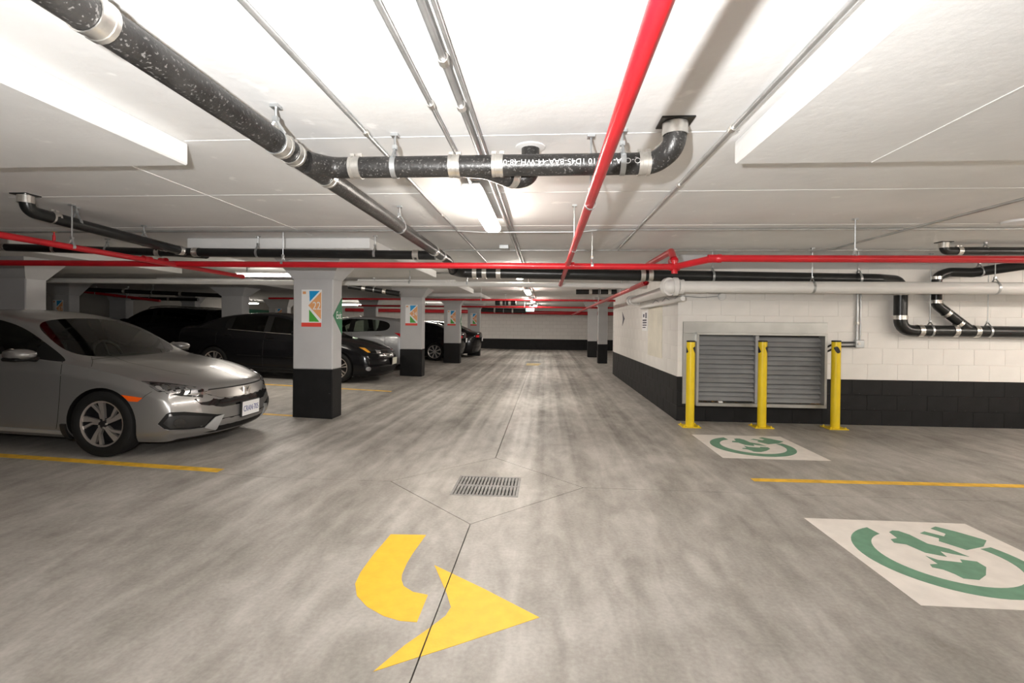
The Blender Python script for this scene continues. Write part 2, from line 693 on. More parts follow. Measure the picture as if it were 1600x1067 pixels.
# turn arrow
A1 = [(-0.979, 3.027), (-0.752, 3.038), (-0.768, 2.78), (-0.769, 2.672), (-0.76, 2.545), (-0.745, 2.49), (-0.717, 2.433), (-0.655, 2.384), (-0.573, 2.364), (-0.569, 2.143), (-0.647, 2.145), (-0.735, 2.175), (-0.837, 2.24), (-0.921, 2.325), (-0.973, 2.433), (-0.99, 2.549), (-0.992, 2.75)]
A2 = [(-0.609, 2.66), (-0.31, 2.45), (-0.016, 2.226), (-0.364, 2.001), (-0.654, 1.822), (-0.578, 1.983), (-0.50, 2.11), (-0.45, 2.20), (-0.438, 2.27), (-0.484, 2.389)]


def clip_gap(poly, x, sgn):
    """keep the side of a polygon away from the joint"""
    out = []
    n = len(poly)
    for i in range(n):
        a, c = poly[i], poly[(i + 1) % n]
        ia, ic = (a[0] - x) * sgn > 0, (c[0] - x) * sgn > 0
        if ia:
            out.append(a)
        if ia != ic:
            t = (x - a[0]) / (c[0] - a[0])
            out.append((x, a[1] + t * (c[1] - a[1])))
    return out


arrow = flat('turn_arrow', [A1, clip_gap(A2, XJ + g, 1), clip_gap([(-0.609, 2.66), (-0.49, 2.577), (-0.49, 2.40), (-0.484, 2.389)], XJ - g, -1), clip_gap([(-0.49, 1.925), (-0.654, 1.822), (-0.578, 1.983), (-0.49, 2.125)], XJ - g, -1)], M_ARROW)
tag(arrow, 'yellow painted arrow turning to point right on the floor of the drive lane', 'floor marking')

for (p0, p1), lab, wd in ((((0, 714), (350, 733)), 'yellow stall line along the near side of the silver sedan', 0.10),
                          (((418, 646.8), (459, 650)), 'short yellow stall line just left of the nearest column', 0.09),
                          (((395, 600), (613, 611)), 'yellow stall line alongside the near side of the black sedan', 0.10)):
    a, c = G(*p0), G(*p1)
    xa = -7.8
    y = (a.y + c.y) / 2
    STL = flat("stall_line", [[(x0, y - wd / 2), (x1, y - wd / 2), (x1, y + wd / 2), (x0, y + wd / 2)] for x0, x1 in ((xa, SX0 - 0.3 if c.x > SX0 else c.x),)], M_LINE)
    tag(STL, lab, "floor marking")
ln = flat('stall_line', [[(1.84, 4.37), (7.2, 4.50), (7.2, 4.60), (1.84, 4.455)]], M_LINE)
tag(ln, 'yellow stall line between the two charging symbols', 'floor marking')
ln = flat('stall_line', [[(1.85, 1.62), (7.2, 1.62), (7.2, 1.72), (1.85, 1.72)]], M_LINE)
tag(ln, 'yellow stall line on the near side of the larger charging symbol', 'floor marking')

fa, fb = G(821, 565.5), G(845, 565.5)
t = thing('drain_grate', ((fa.x + fb.x) / 2, fa.y, 0), 'small distant drain grate far down the drive lane', 'drain')
b = MB()
for y0, y1 in ((-0.30, -0.26), (0.26, 0.30)):
    b.box(fa.x, fb.x, fa.y + y0, fa.y + y1, 0.0005, 0.004)
for x0 in (fa.x, fb.x - 0.04):
    b.box(x0, x0 + 0.04, fa.y - 0.26, fa.y + 0.26, 0.0005, 0.004)
b.build('grate_frame', M_GRATE, t)
MB().box(fa.x + 0.04, fb.x - 0.04, fa.y - 0.26, fa.y + 0.26, 0.0005, 0.001).build('sump', M_DARK, t)
for i in range(9):
    x0 = lerp_(fa.x + 0.05, fb.x - 0.08, i / 8)
    MB().box(x0, x0 + 0.03, fa.y - 0.26, fa.y + 0.26, 0.001, 0.004).build('bar', M_GRATE, t)
ya_, yb_ = G(832, 567.6).y, G(832, 571).y
o = flat('lane_mark', [[(G(822, 570).x, yb_), (G(841, 570).x, yb_), (G(841, 570).x + 0.1, ya_), (G(822, 570).x, ya_)]], mat('worn_yellow_paint', (0.50, 0.38, 0.14), 0.6, vary=0.3, vscale=6))
tag(o, 'worn pale yellow paint patch by the distant drain in the lane', 'floor marking')

# charging symbols
S = 1.075
RING_O, RING_I = (0.475, 0.497, 0.412), (0.485, 0.505, 0.318)
ring = [(RING_O[0] + RING_O[2] * math.cos(math.radians(t)), RING_O[1] + RING_O[2] * math.sin(math.radians(t))) for t in range(112, 386, 6)] + \
       [(RING_I[0] + RING_I[2] * math.cos(math.radians(t)), RING_I[1] + RING_I[2] * math.sin(math.radians(t))) for t in range(382, 116, -6)]
PLUG = [(0.593, 0.817), (0.64, 0.848), (0.705, 0.782), (0.748, 0.825), (0.715, 0.898), (0.771, 0.934), (0.84, 0.86), (0.917, 0.748), (0.826, 0.66), (0.689, 0.604), (0.622, 0.712), (0.654, 0.754)]
CARA = [(0.412, 0.817), (0.45, 0.845), (0.483, 0.839), (0.512, 0.788), (0.526, 0.668), (0.60, 0.61), (0.631, 0.518), (0.567, 0.545), (0.523, 0.575), (0.506, 0.507), (0.424, 0.547), (0.393, 0.647), (0.337, 0.665), (0.35, 0.711), (0.401, 0.731)]
CARB = [(0.396, 0.507), (0.426, 0.464), (0.535, 0.442), (0.554, 0.481), (0.625, 0.462), (0.62, 0.401), (0.544, 0.314), (0.466, 0.259), (0.399, 0.268), (0.391, 0.311), (0.37, 0.355), (0.33, 0.375), (0.343, 0.407), (0.39, 0.416)]


def ev_symbol(x, y, label):
    t = thing('charging_symbol', (x + S / 2, y + S / 2, 0), label, 'floor marking', 'painted charging symbols')
    flat('white_square', [[(x, y), (x + S, y), (x + S, y + S), (x, y + S)]], M_FWHITE, t)
    for nm, poly in (('cable_ring', ring), ('plug', PLUG), ('car_half', CARA), ('car_half', CARB)):
        flat(nm, [[(x + p[0] * S, y + p[1] * S) for p in poly]], M_FGREEN, t, h=0.0028)
    return t


ev_symbol(1.843, 2.485, 'larger green and white electric charging symbol painted nearest on the right')
ev_symbol(1.838, 5.125, 'smaller green and white electric charging symbol painted in front of the bollards')

# ================================================================== CEILING
ceil = struct(MB().box(-15.5, 9.5, YN - 0.5, YF + 0.5, CEIL, CEIL + 0.2).build('ceiling', M_CEIL))
tag(ceil, 'white painted concrete ceiling slab over the whole garage', 'ceiling')
PB = CEIL - 0.128
for x0, x1, y0, y1, pw in ((-4.42, -2.07, -0.9, 2.66, 'at upper left of the picture'), (1.03, 3.6, -0.9, 2.76, 'at upper right of the picture'), (-4.42, -2.12, 5.66, 9.2, 'over the nearest column'),
                           (-4.4, -2.1, 11.0, 13.9, 'over the 24 column'), (-4.4, -2.1, 15.4, 18.3, 'over the third column'),
                           (-9.2, -6.8, 5.66, 8.6, 'over the column behind the silver sedan'), (-9.2, -6.8, 10.8, 13.6, 'over the column behind the black sedan trunk')):
    tag(struct(MB().cbox(x0, x1, y0, y1, PB, CEIL - 0.001, 0.008).build('ceiling_drop_panel', M_CEIL)), 'white concrete drop panel under the ceiling ' + pw, 'ceiling panel')
for y, x0, x1 in ((1.25, -2.0, 1.0), (2.62, -2.06, 1.0), (3.75, -4.5, 6.0), (5.0, -7, 6), (8.6, -3, 1.5)):
    MB().box(x0, x1, y - 0.003, y + 0.003, CEIL - 0.003, CEIL + 0.01).build('formwork_ridge', M_CEIL, ceil)
MB().box(-2.754, -2.746, 2.7, 5.5, CEIL - 0.004, CEIL + 0.01).build('formwork_ridge', M_CEIL, ceil)
MB().box(1.746, 1.754, -0.5, 2.75, PB - 0.004, PB + 0.01).build('formwork_ridge', M_CEIL, bpy.data.objects['ceiling_drop_panel.001'])

# ================================================================== WALLS
WY, WX = 7.08, 1.885              # service block: front face and side face
H0, H1, BEAMZ = 0.2117, 0.2207, 2.18


def block_wall(name, label, origin, along, out, length, skip=None, start=0.0):
    """painted concrete blocks proud of a mortar backing; `along` runs along the wall, `out` faces the viewer"""
    o, al, ou = Vector(origin), Vector(along), Vector(out)
    M = Matrix((al, ou, Vector((0, 0, 1)))).transposed().to_4x4()
    M.translation = o
    bk = MB()
    def back(u0, u1, z0, z1, mi):
        bk.box(max(u0, 0.009), u1, -0.18, -0.004, z0, z1, mi, M)
    for z0, z1, mi in ((0, 3 * H0, 1), (3 * H0, BEAMZ, 0)):
        if skip and z0 < skip[3] and z1 > skip[2]:
            back(0, skip[0], z0, z1, mi)
            back(skip[1], length, z0, z1, mi)
            if skip[2] > z0:
                back(skip[0], skip[1], z0, skip[2], mi)
            if skip[3] < z1:
                back(skip[0], skip[1], skip[3], z1, mi)
        else:
            back(0, length, z0, z1, mi)
    w = struct(bk.build(name, [M_MORTAR, M_BLACKW]))
    tag(w, label, 'wall')
    MB().box(0.004, length, -0.18, 0.0, BEAMZ, CEIL, 0, M).build('top_beam', M_COLW, w)
    cache = {}
    z = 0.0
    for r in range(10):
        h = H0 if r < 3 else H1
        u = -0.2 if r % 2 else 0.0
        while u < length:
            a, c = max(u, 0), min(u + 0.4, length)
            u += 0.4
            if c - a < 0.02:
                continue
            segs = [(a, c, z, z + h)]
            if skip:
                s0, s1, t0, t1 = skip
                if a < s1 and c > s0 and z < t1 and z + h > t0:
                    segs = []
                    if s0 - a > 0.03:
                        segs.append((a, s0, z, z + h))
                    if c - s1 > 0.03:
                        segs.append((s1, c, z, z + h))
                    mid0, mid1 = max(a, s0), min(c, s1)
                    if z + 0.02 < t0:
                        segs.append((mid0, mid1, z, t0))
                    if z + h - 0.02 > t1:
                        segs.append((mid0, mid1, t1, z + h))
            for (a0, c0, z0, z1) in segs:
                key = (round(c0 - a0, 3), round(z1 - z0, 3), r < 3)
                if key not in cache:
                    L_, Hh = c0 - a0, z1 - z0
                    j, cf, pr = 0.0015, 0.0035, 0.0
                    bb = MB()
                    p = [(j, -0.004, j), (L_ - j, -0.004, j), (L_ - j, -0.004, Hh - j), (j, -0.004, Hh - j)]
                    q = [(j + cf, pr, j + cf), (L_ - j - cf, pr, j + cf), (L_ - j - cf, pr, Hh - j - cf), (j + cf, pr, Hh - j - cf)]
                    bb.add([M.to_3x3() @ Vector(k) for k in p + q], [(4, 5, 6, 7), (0, 1, 5, 4), (1, 2, 6, 5), (2, 3, 7, 6), (3, 0, 4, 7)])
                    ob = bb.build('block', M_BLACKW if r < 3 else M_WHITE, w)
                    cache[key] = ob
                    ob.location = M @ Vector((a0, 0, z0))
                else:
                    ob = cache[key].copy()
                    COL.objects.link(ob)
                    ob.parent = w
                    ob.location = M @ Vector((a0, random.uniform(-0.0012, 0.0008), z0))
        z += h
    return w


VX0, VX1, VZ0, VZ1 = 2.10, 3.90, 0.25, 1.28
block_wall('wall_right_front', 'white and black painted block wall holding the louvred vent', (WX, WY, 0), (1, 0, 0), (0, -1, 0), 7.2, skip=(VX0 - WX, VX1 - WX, VZ0, VZ1))
block_wall('wall_right_side', 'white and black painted block wall running back beside the drive lane', (WX, WY + 0.0, 0), (0, 1, 0), (-1, 0, 0), 6.45)
MB().box(WX + 0.18, 9.2, WY + 0.2, 13.8, 0, CEIL)
def plain_wall(name, label, x0, x1, y0, y1, band=0.6, m=None):
    b = MB()
    b.box(x0, x1, y0, y1, -0.05, band, 1)
    b.box(x0, x1, y0, y1, band, CEIL, 0)
    o = struct(b.build(name, [m or BLOCKFAR, M_BLACKW]))
    tag(o, label, 'wall')
    return o


plain_wall('wall_far', 'white and black painted block wall closing the far end of the garage', -15.5, 9.5, 27.0, 27.4, 0.585)
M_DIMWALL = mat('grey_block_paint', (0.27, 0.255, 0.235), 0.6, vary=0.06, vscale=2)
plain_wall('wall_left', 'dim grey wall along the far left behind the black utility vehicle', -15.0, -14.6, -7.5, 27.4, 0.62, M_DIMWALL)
plain_wall('wall_back', 'white and black painted block wall behind the viewpoint', -15.5, 9.5, -7.4, -7.0)
plain_wall('wall_right', 'white and black painted block wall closing the right end', 9.0, 9.4, -7.5, 27.4)
plain_wall('wall_right_rear', 'white and black painted back face of the block housing the vent', WX + 0.01, 9.1, 13.55, 13.83, 0.635)

# ================================================================== COLUMNS
def column(x0, x1, y0, label, band=0.69, dy=0.30, flare=0.19, captop=None):
    zb = min(fz(x0), fz(x1))
    t = thing('concrete_column', ((x0 + x1) / 2, y0 + dy / 2, zb), label, 'column', 'concrete columns')
    top = CEIL - 0.0
    cz = 1.955 if y0 < 8 else 2.03
    b = MB()
    b.cbox(x0, x1, y0, y0 + dy, zb + band, cz + 0.01, 0.012)
    b.build('shaft', M_COLW, t)
    e = 0.003
    b = MB()
    b.cbox(x0 - e, x1 + e, y0 - e, y0 + dy + e, zb, zb + band, 0.012)
    b.build('black_base_band', M_BLACKW, t)
    f = flare
    zt = PB if captop is None else captop
    b = MB()
    b.add([(x0, y0, cz), (x1, y0, cz), (x1, y0 + dy, cz), (x0, y0 + dy, cz), (x0 - f, y0 - f, zt), (x1 + f, y0 - f, zt), (x1 + f, y0 + dy + f, zt), (x0 - f, y0 + dy + f, zt)],
          [(3, 2, 1, 0), (4, 5, 6, 7), (0, 1, 5, 4), (1, 2, 6, 5), (2, 3, 7, 6), (3, 0, 4, 7)])
    if zt < CEIL - 0.2:
        b.box(x0 - f, x1 + f, y0 - f, y0 + dy + f, zt, CEIL)
    b.build('capital', M_COLW, t)
    return t


COLS = {}
for key, x0, x1, y0, lab in (('a', -3.515, -2.945, 6.5, 'nearest grey concrete column bearing the number 22 sign'),
                             ('b', -3.68, -3.12, 12.0, 'concrete column with the number 24 sign beside the black sedan'),
                             ('c', -3.50, -2.945, 16.4, 'third concrete column of the lane with the number 26 sign'),
                             ('d', -3.36, -2.835, 20.6, 'farthest concrete column at the left edge of the lane'),
                             ('e', -8.15, -7.535, 6.5, 'broad concrete column rising right behind the silver sedan roof'),
                             ('f', -13.22, -12.66, 12.0, 'dim concrete column with the number 17 sign at far left'),
                             ('g', -8.42, -7.85, 12.0, 'unsigned concrete column rising behind the black sedan trunk'),
                             ('h', -12.25, -11.4, 20.6, 'small distant column above the black sedan roof, carrying a sign'),
                             ('i', -7.95, -7.4, 20.6, 'distant dark column seen just right of the nearest column'),
                             ('j', -13.0, -12.5, 16.4, 'distant column with flared top above the black utility vehicle'),
                             ('k', -14.6, -14.0, 15.2, 'distant column against the dim left wall with a flared top'),
                             ('r', 1.885, 2.215, 17.6, 'nearer of two slim columns on the right past the block wall'),
                             ('s', 1.81, 2.2, 21.0, 'farther of two slim columns on the right past the block wall'),
                             ('t', 2.35, 2.9, 1.25, 'column at right whose flared top peeks into view')):
    if key in 'ab cd g':
        COLS[key] = column(x0, x1, y0, lab)
    elif key == 't':
        COLS[key] = column(x0, x1, y0, lab, flare=0.42)
    else:
        COLS[key] = column(x0, x1, y0, lab, captop=PB if key == 'e' else CEIL)


def frontM(x, y, z):
    """text plane facing the viewer (-Y)"""
    return Matrix(((1, 0, 0, x), (0, 0, -1, y), (0, 1, 0, z), (0, 0, 0, 1)))


def stall_sign(x0, x1, y, z0, z1, num, label):
    t = thing('number_sign', ((x0 + x1) / 2, y, z0), label, 'sign', 'stall number signs on the columns')
    W, Hh = x1 - x0, z1 - z0

    def pl(name, pts, m, d0, d1):
        b = MB()
        b.prism([(x0 + u * W, z1 - v * Hh) for u, v in pts], d0, d1, Matrix(((1, 0, 0, 0), (0, 0, -1, y), (0, 1, 0, 0), (0, 0, 0, 1))))
        return b.build(name, m, t)
    pl('board', [(0, 0), (1, 0), (1, 1), (0, 1)], M_SIGNW, 0.0, 0.006)
    pl('blue_triangle', [(0.39, 0.035), (0.91, 0.035), (0.41, 0.325)], M_SBLUE, 0.006, 0.007)
    pl('orange_triangle', [(0.34, 0.425), (0.985, 0.06), (0.985, 0.80)], M_SORANGE, 0.006, 0.007)
    pl('green_triangle', [(0.385, 0.535), (0.385, 0.865), (0.90, 0.865)], M_SGREEN, 0.006, 0.007)
    pl('red_strip', [(0.0, 0.89), (1, 0.89), (1, 1.0), (0, 1.0)], M_SRED, 0.006, 0.007)
    pl('small_emblem', [(0.06, 0.05), (0.22, 0.05), (0.22, 0.12), (0.06, 0.12)], M_SORANGE, 0.006, 0.007)
    text_obj('number', num, Hh * 0.30, M_SIGNW, t, frontM(x0 + W * 0.76, y - 0.0078, z1 - Hh * 0.445), 0.78)
    return t


stall_sign(-3.39, -3.105, 6.5, 1.30, 1.815, '22', 'bright sign reading 22 on the nearest column')
stall_sign(-3.545, -3.235, 12.0, 1.315, 1.84, '24', 'bright sign reading 24 on the column beside the black sedan')
stall_sign(-3.375, -3.09, 16.4, 1.315, 1.84, '26', 'sign on the third column along the lane')
stall_sign(-3.24, -2.97, 20.6, 1.315, 1.84, '28', 'smallest lane sign, on the farthest column at left')
stall_sign(-13.12, -12.83, 12.0, 1.37, 1.90, '17', 'sign reading 17 just above the silver sedan roof')
stall_sign(-11.95, -11.65, 20.6, 1.55, 1.98, '12', 'tiny distant sign above the black sedan roof')


def exit_triangle(x, y0, y1, zc, h, label, lettering=True):
    t = thing('exit_sign', (x, (y0 + y1) / 2, zc - h), label, 'sign', 'green exit triangles')
    Ms = Matrix(((0, 0, 1, x), (1, 0, 0, 0), (0, 1, 0, 0), (0, 0, 0, 1)))
    b = MB()
    b.prism([(y0, zc), (y1, zc + h), (y1, zc - h)], 0.0, 0.006, Ms)
    b.build('green_panel', M_EXITG, t)
    if lettering:
        text_obj('lettering', 'Exit', 0.15, M_SIGNW, t, Matrix(((0, 0, 1, x + 0.0065), (1, 0, 0, y0 + (y1 - y0) * 0.62), (0, 1, 0, zc), (0, 0, 0, 1))), 0.75)


exit_triangle(-2.945, 6.505, 6.795, 1.46, 0.265, 'green exit triangle on the right side of the nearest column')
exit_triangle(-2.945, 16.42, 16.69, 1.46, 0.26, 'green exit triangle on the side of the third column')

# ================================================================== LIGHTS
def fixture(x, y, z, L_, label, alongx=False, group='fluorescent strip lights'):
    t = thing('strip_light', (x, y, z), label, 'light', group)
    M = Matrix.Translation((x, y, z)) @ (Matrix.Rotation(PI / 2, 4, 'Z') if alongx else Matrix.Identity(4))
    h = L_ / 2
    b = MB()
    pr = [(-0.055, 0.075), (-0.075, 0.045), (0.075, 0.045), (0.055, 0.075)]
    b.prism(pr, -h, h, M @ Matrix(((1, 0, 0, 0), (0, 0, 1, 0), (0, 1, 0, 0), (0, 0, 0, 1))))
    b.build('housing', M_PLATEW, t)
    b = MB()
    prof = [(-0.072, 0.046), (-0.07, 0.02), (-0.045, 0.0), (0.045, 0.0), (0.07, 0.02), (0.072, 0.046)]
    n = len(prof)
    rows = [(-h + 0.0, 0.85), (-h + 0.03, 1.0), (h - 0.03, 1.0), (h, 0.85)]
    vs = [M @ Vector((p[0] * s, yy, 0.046 - (0.046 - p[1]) * s)) for yy, s in rows for p in prof]
    fs = [(r * n + i, r * n + i + 1, (r + 1) * n + i + 1, (r + 1) * n + i) for r in range(3) for i in range(n - 1)] + [tuple(range(n)), tuple(range(3 * n, 4 * n))]
    b.add(vs, fs)
    b.build('diffuser', M_TUBE, t, smooth=40)
    for s in (-1, 1):
        b = MB()
        b.box(-0.03, 0.03, s * (h - 0.2) - 0.015, s * (h - 0.2) + 0.015, 0.075, CEIL - z, 0, M)
        b.build('bracket', M_GALV, t)
    return t


LX, LZ = -0.475, 2.235
l0 = Zp(742, 303, LZ)
l1 = Zp(767, 364, LZ)
LLEN = l1.y - l0.y
fy0 = (l0.y + l1.y) / 2
LX = (l0.x + l1.x) / 2
lane_labels = ['long lit strip light nearest in view over the lane', 'second lit strip light over the lane, past the red cross pipe', 'third lit strip light over the lane, beyond the white cross pipe',
               'fourth lit strip light far down the lane', 'farthest lit strip light over the lane']
for i, lab in enumerate(lane_labels):
    fixture(LX, fy0 + 4.75 * i, LZ, LLEN, lab, group='strip lights along the drive lane')
for i, lab in ((1, 'lit strip light over the lane just behind the viewpoint'), (2, 'lit strip light over the lane well behind the viewpoint')):
    fixture(LX, fy0 - 4.9 * i, LZ, LLEN, lab, group='strip lights along the drive lane')
for px, py, L_, z, lab in ((424, 432, 1.3, 2.2, 'lit strip light set crosswise, left behind the nearest column'),
                           (549, 477, 1.3, 2.2, 'lit crosswise strip light showing right of the nearest column'),
                           (681, 479, 1.3, 2.2, 'lit crosswise strip light between the 24 and 26 columns'),
                           (393, 475, 0.6, 2.2, 'distant lit strip light above the black sedan roof')):
    p = Zp(px, py, z)
    fixture(p.x, p.y, min(p.z, 2.25), L_, lab, True, 'crosswise strip lights on the left')
for x, y, lab in ((5.0, 0.8, 'added out of view over the nearest charging stall'), (7.4, 4.6, 'past the right edge over the charging stalls'), (6.9, 2.7, 'added out of view between the charging stalls'), (5.5, 18, 'behind the block wall')):  # nearest-stall and between-stall fixtures are added, unseen, to brighten the right side
    fixture(x, y, 2.15, 2.2, 'lit crosswise strip light ' + lab, True, 'strip lights out of view')

# small wall and ceiling devices
p = Zp(1592, 345, CEIL)
t = thing('ceiling_detector', p, 'flat round white detector on the ceiling at far right', 'detector')
MB().lathe([(0.0, -0.035), (0.05, -0.035), (0.12, -0.02), (0.125, 0.0)], p, (0, 0, 1), 24).build('detector_body', M_PLATEW, t, smooth=40)
pe = Yp(828, 484, 22.5)
t = thing('exit_box', (pe.x, 22.5, pe.z), 'small lit exit box hanging above the far end of the lane', 'sign')
MB().cbox(pe.x - 0.2, pe.x + 0.2, 22.46, 22.54, pe.z - 0.09, pe.z + 0.09, 0.01).build('sign_box', M_PLATEW, t)
MB().box(pe.x - 0.18, pe.x + 0.02, 22.45, 22.459, pe.z - 0.07, pe.z + 0.07).build('lit_panel', M_EXITLIT, t)
MB().tube([(pe.x, 22.5, pe.z + 0.09), (pe.x, 22.5, CEIL)], 0.012, 8).build('rod', M_GALV, t)
M_GDOOR = mat('dark_green_door_paint', (0.01, 0.10, 0.055), 0.4)
p0, p1 = Xp(388, 483, -14.6), Xp(424, 500, -14.6)
t = thing('service_door', (-14.58, (p0.y + p1.y) / 2, fz(-14.6)), 'dark green door in the far left wall above the black sedan', 'door')
MB().cbox(-14.598, -14.56, p0.y, p1.y, fz(-14.6), p0.z, 0.01).build('door_leaf', M_GDOOR, t)

# ================================================================== PIPES
def pipe(name, label, cat, group, runs, m, couplings=(), hangers=(), flanges=(), cm=None, n=16, extra=None):
    """runs: list of (points, radius, elbow radius); couplings: (point, direction, radius, half length); hangers: (x, y, z, radius, direction)"""
    t = thing(name, runs[0][0][0], label, cat, group)
    for pts, r, er in runs:
        MB().tube(arc_path(pts, er, 7), r, n).build('pipe', m, t, smooth=50)
    for q in couplings:
        c, d, r, hl = q[:4]
        c, d = Vector(c), Vector(d).normalized()
        b = MB()
        b.lathe([(r * 1.02, -hl), (r * 1.10, -hl), (r * 1.10, -hl * 0.45), (r * 1.06, -hl * 0.4), (r * 1.06, hl * 0.4), (r * 1.10, hl * 0.45), (r * 1.10, hl), (r * 1.02, hl)], c, d, 20, closed=True)
        a = d.cross(Vector((0, 0, 1)))
        a = a.normalized() if a.length > 0.1 else Vector((1, 0, 0))
        if len(q) > 4:
            for s in (-0.72, 0.72):
                k = c + d * (hl * s) + Vector((0, 0, r * 1.14))
                b.box(k.x - 0.012, k.x + 0.012, k.y - 0.012, k.y + 0.012, k.z - 0.008, k.z + 0.01)
        b.build('coupling', cm or M_STEEL, t, smooth=35)
    for hx, hy, hz, r, d in hangers:
        d = Vector(d).normalized()
        side = d.cross(Vector((0, 0, 1))).normalized()
        c = Vector((hx, hy, hz))
        b = MB()
        prof = [(r * 1.02, -0.014), (r * 1.07, -0.014), (r * 1.07, 0.014), (r * 1.02, 0.014)]
        b.lathe(prof, c, d, 20, closed=True)
        top = c + Vector((0, 0, r + 0.05))
        for s in (-1, 1):
            b.tube([c + side * (s * r * 0.85) + Vector((0, 0, r * 0.62)), top], 0.008, 6)
        b.tube([top, (top.x, top.y, CEIL)], 0.006, 6)
        b.box(top.x - 0.012, top.x + 0.012, top.y - 0.012, top.y + 0.012, top.z - 0.012, top.z + 0.012)
        if CEIL - top.z > 0.04:
            b.box(top.x - 0.02, top.x + 0.02, top.y - 0.02, top.y + 0.02, CEIL - 0.015, CEIL)
        b.build('hanger', M_GALV, t, smooth=35)
    for c, r in flanges:
        b = MB()
        b.cbox(c[0] - r * 1.45, c[0] + r * 1.45, c[1] - r * 1.3, c[1] + r * 1.3, CEIL - 0.008, CEIL, 0.002)
        b.build('ceiling_plate', M_IRON2, t)
        MB().lathe([(r * 1.03, -0.07), (r * 1.12, -0.07), (r * 1.12, -0.01), (r * 1.03, -0.01)], (c[0], c[1], CEIL), (0, 0, 1), 20, closed=True).build('coupling', M_STEEL, t, smooth=35)
    return t


DP = 'black iron drain pipes'
# lane diagonal (parallel to the lane)
R1 = 0.056
ZA = EYE + 0.865
pA = Zp(280, 105, ZA)
pB = Zp(690, 402, ZA - 0.02)
XA = (pA.x + pB.x) / 2
zA = lambda y: ZA - 0.004 * y
YJ = 2.58
couplA = [((XA, Zp(462, 222, ZA).y, zA(2.1)), (0, 1, 0), R1, 0.035, 1), ((XA, Zp(180, 22, ZA).y, zA(1.4)), (0, 1, 0), R1, 0.03, 1),
          ((XA, YJ - 0.22, zA(2.4)), (0, 1, 0), R1, 0.03, 1), ((XA, YJ + 0.16, zA(2.7)), (0, 1, 0), R1, 0.028), ((XA, 5.45, zA(5.4)), (0, 1, 0), R1, 0.035), ((XA, 5.85, zA(5.8)), (0, 1, 0), R1, 0.03)]
pipe('drain_pipe', 'long black drain pipe running down the lane along the ceiling', 'pipe', DP,
     [([(XA, -1.5, zA(-1.5)), (XA, 6.2, zA(6.2)), (XA + 0.02, 6.55, 2.08)], R1, 0.08)], M_IRON, couplA,
     [(XA, Zp(447, 205, ZA).y + 0.1, zA(2.1), R1, (0, 1, 0)), (XA, 4.15, zA(4.1), R1, (0, 1, 0))])
# lateral across the lane
zl = ZA - 0.0
e1 = Zp(1055, 190, CEIL)
xl = e1.x
latY = YJ
xr = Yp(1015, 258, latY).x
def lx(px, py=260):
    return Yp(px, py, latY).x
zL = Yp(760, 259, latY).z
zL2 = Yp(560, 262, latY).z
lat = pipe('drain_pipe', 'black drain pipe crossing over the lane with white lettering on it', 'pipe', DP,
     [([(XA + 0.03, latY - 0.13, zL2 - 0.01), (lx(520), latY, zL2), (lx(780), latY, zL), (lx(1022), latY, zL), (xl, e1.y, CEIL - 0.13), (xl, e1.y, CEIL)], R1, 0.10),
      ([(lx(715), latY, zL - 0.004), (lx(760), latY + 0.03, zL - 0.01), (lx(800), latY + 0.2, zL - 0.02), (-0.1, 2.78, zL), (-0.1, 2.80, CEIL)], R1 * 0.92, 0.09)], M_IRON,
     [((lx(557), latY, zL2), (1, 0, 0), R1, 0.03, 1), ((lx(711), latY, zL), (1, 0, 0), R1, 0.03, 1), ((lx(778), latY, zL), (1, 0, 0), R1, 0.03, 1), ((lx(1006), latY, zL), (1, 0, 0), R1, 0.03, 1),
      ((lx(797) , latY + 0.155, zL - 0.018), (0.75, 0.6, 0), R1 * 0.92, 0.022), ((lx(1040, 240), latY - 0.01, zL + 0.05), (0.8, -0.1, 0.75), R1, 0.03, 1)],
     [(lx(617), latY, zL2, R1, (1, 0, 0)), (lx(972), latY, zL, R1, (1, 0, 0))], [((xl, e1.y), R1)])
MB().lathe([(R1 * 0.93, -0.012), (R1 * 1.5, -0.006), (R1 * 1.55, 0.0), (R1 * 0.93, 0.0)], (-0.1, 2.80, CEIL), (0, 0, 1), 24, closed=True).build('ceiling_collar', M_CEIL, lat, smooth=40)
vs, fs = text_mesh('Q-CSA-190110 1D45-BAA-44-WH-48-0', 0.040)
cx = (lx(788) + lx(998)) / 2
wt = max(v.x for v in vs) - min(v.x for v in vs)
sx = (lx(998) - lx(788)) / wt
b = MB()
mapped = []
for v in vs:
    th = -v.y / R1
    mapped.append((cx - v.x * sx, latY - (R1 + 0.0012 + v.z) * math.cos(th), zL + (R1 + 0.0012 + v.z) * math.sin(th)))
b.add(mapped, fs)
b.build('lettering', M_PIPETXT, lat, fix=False)

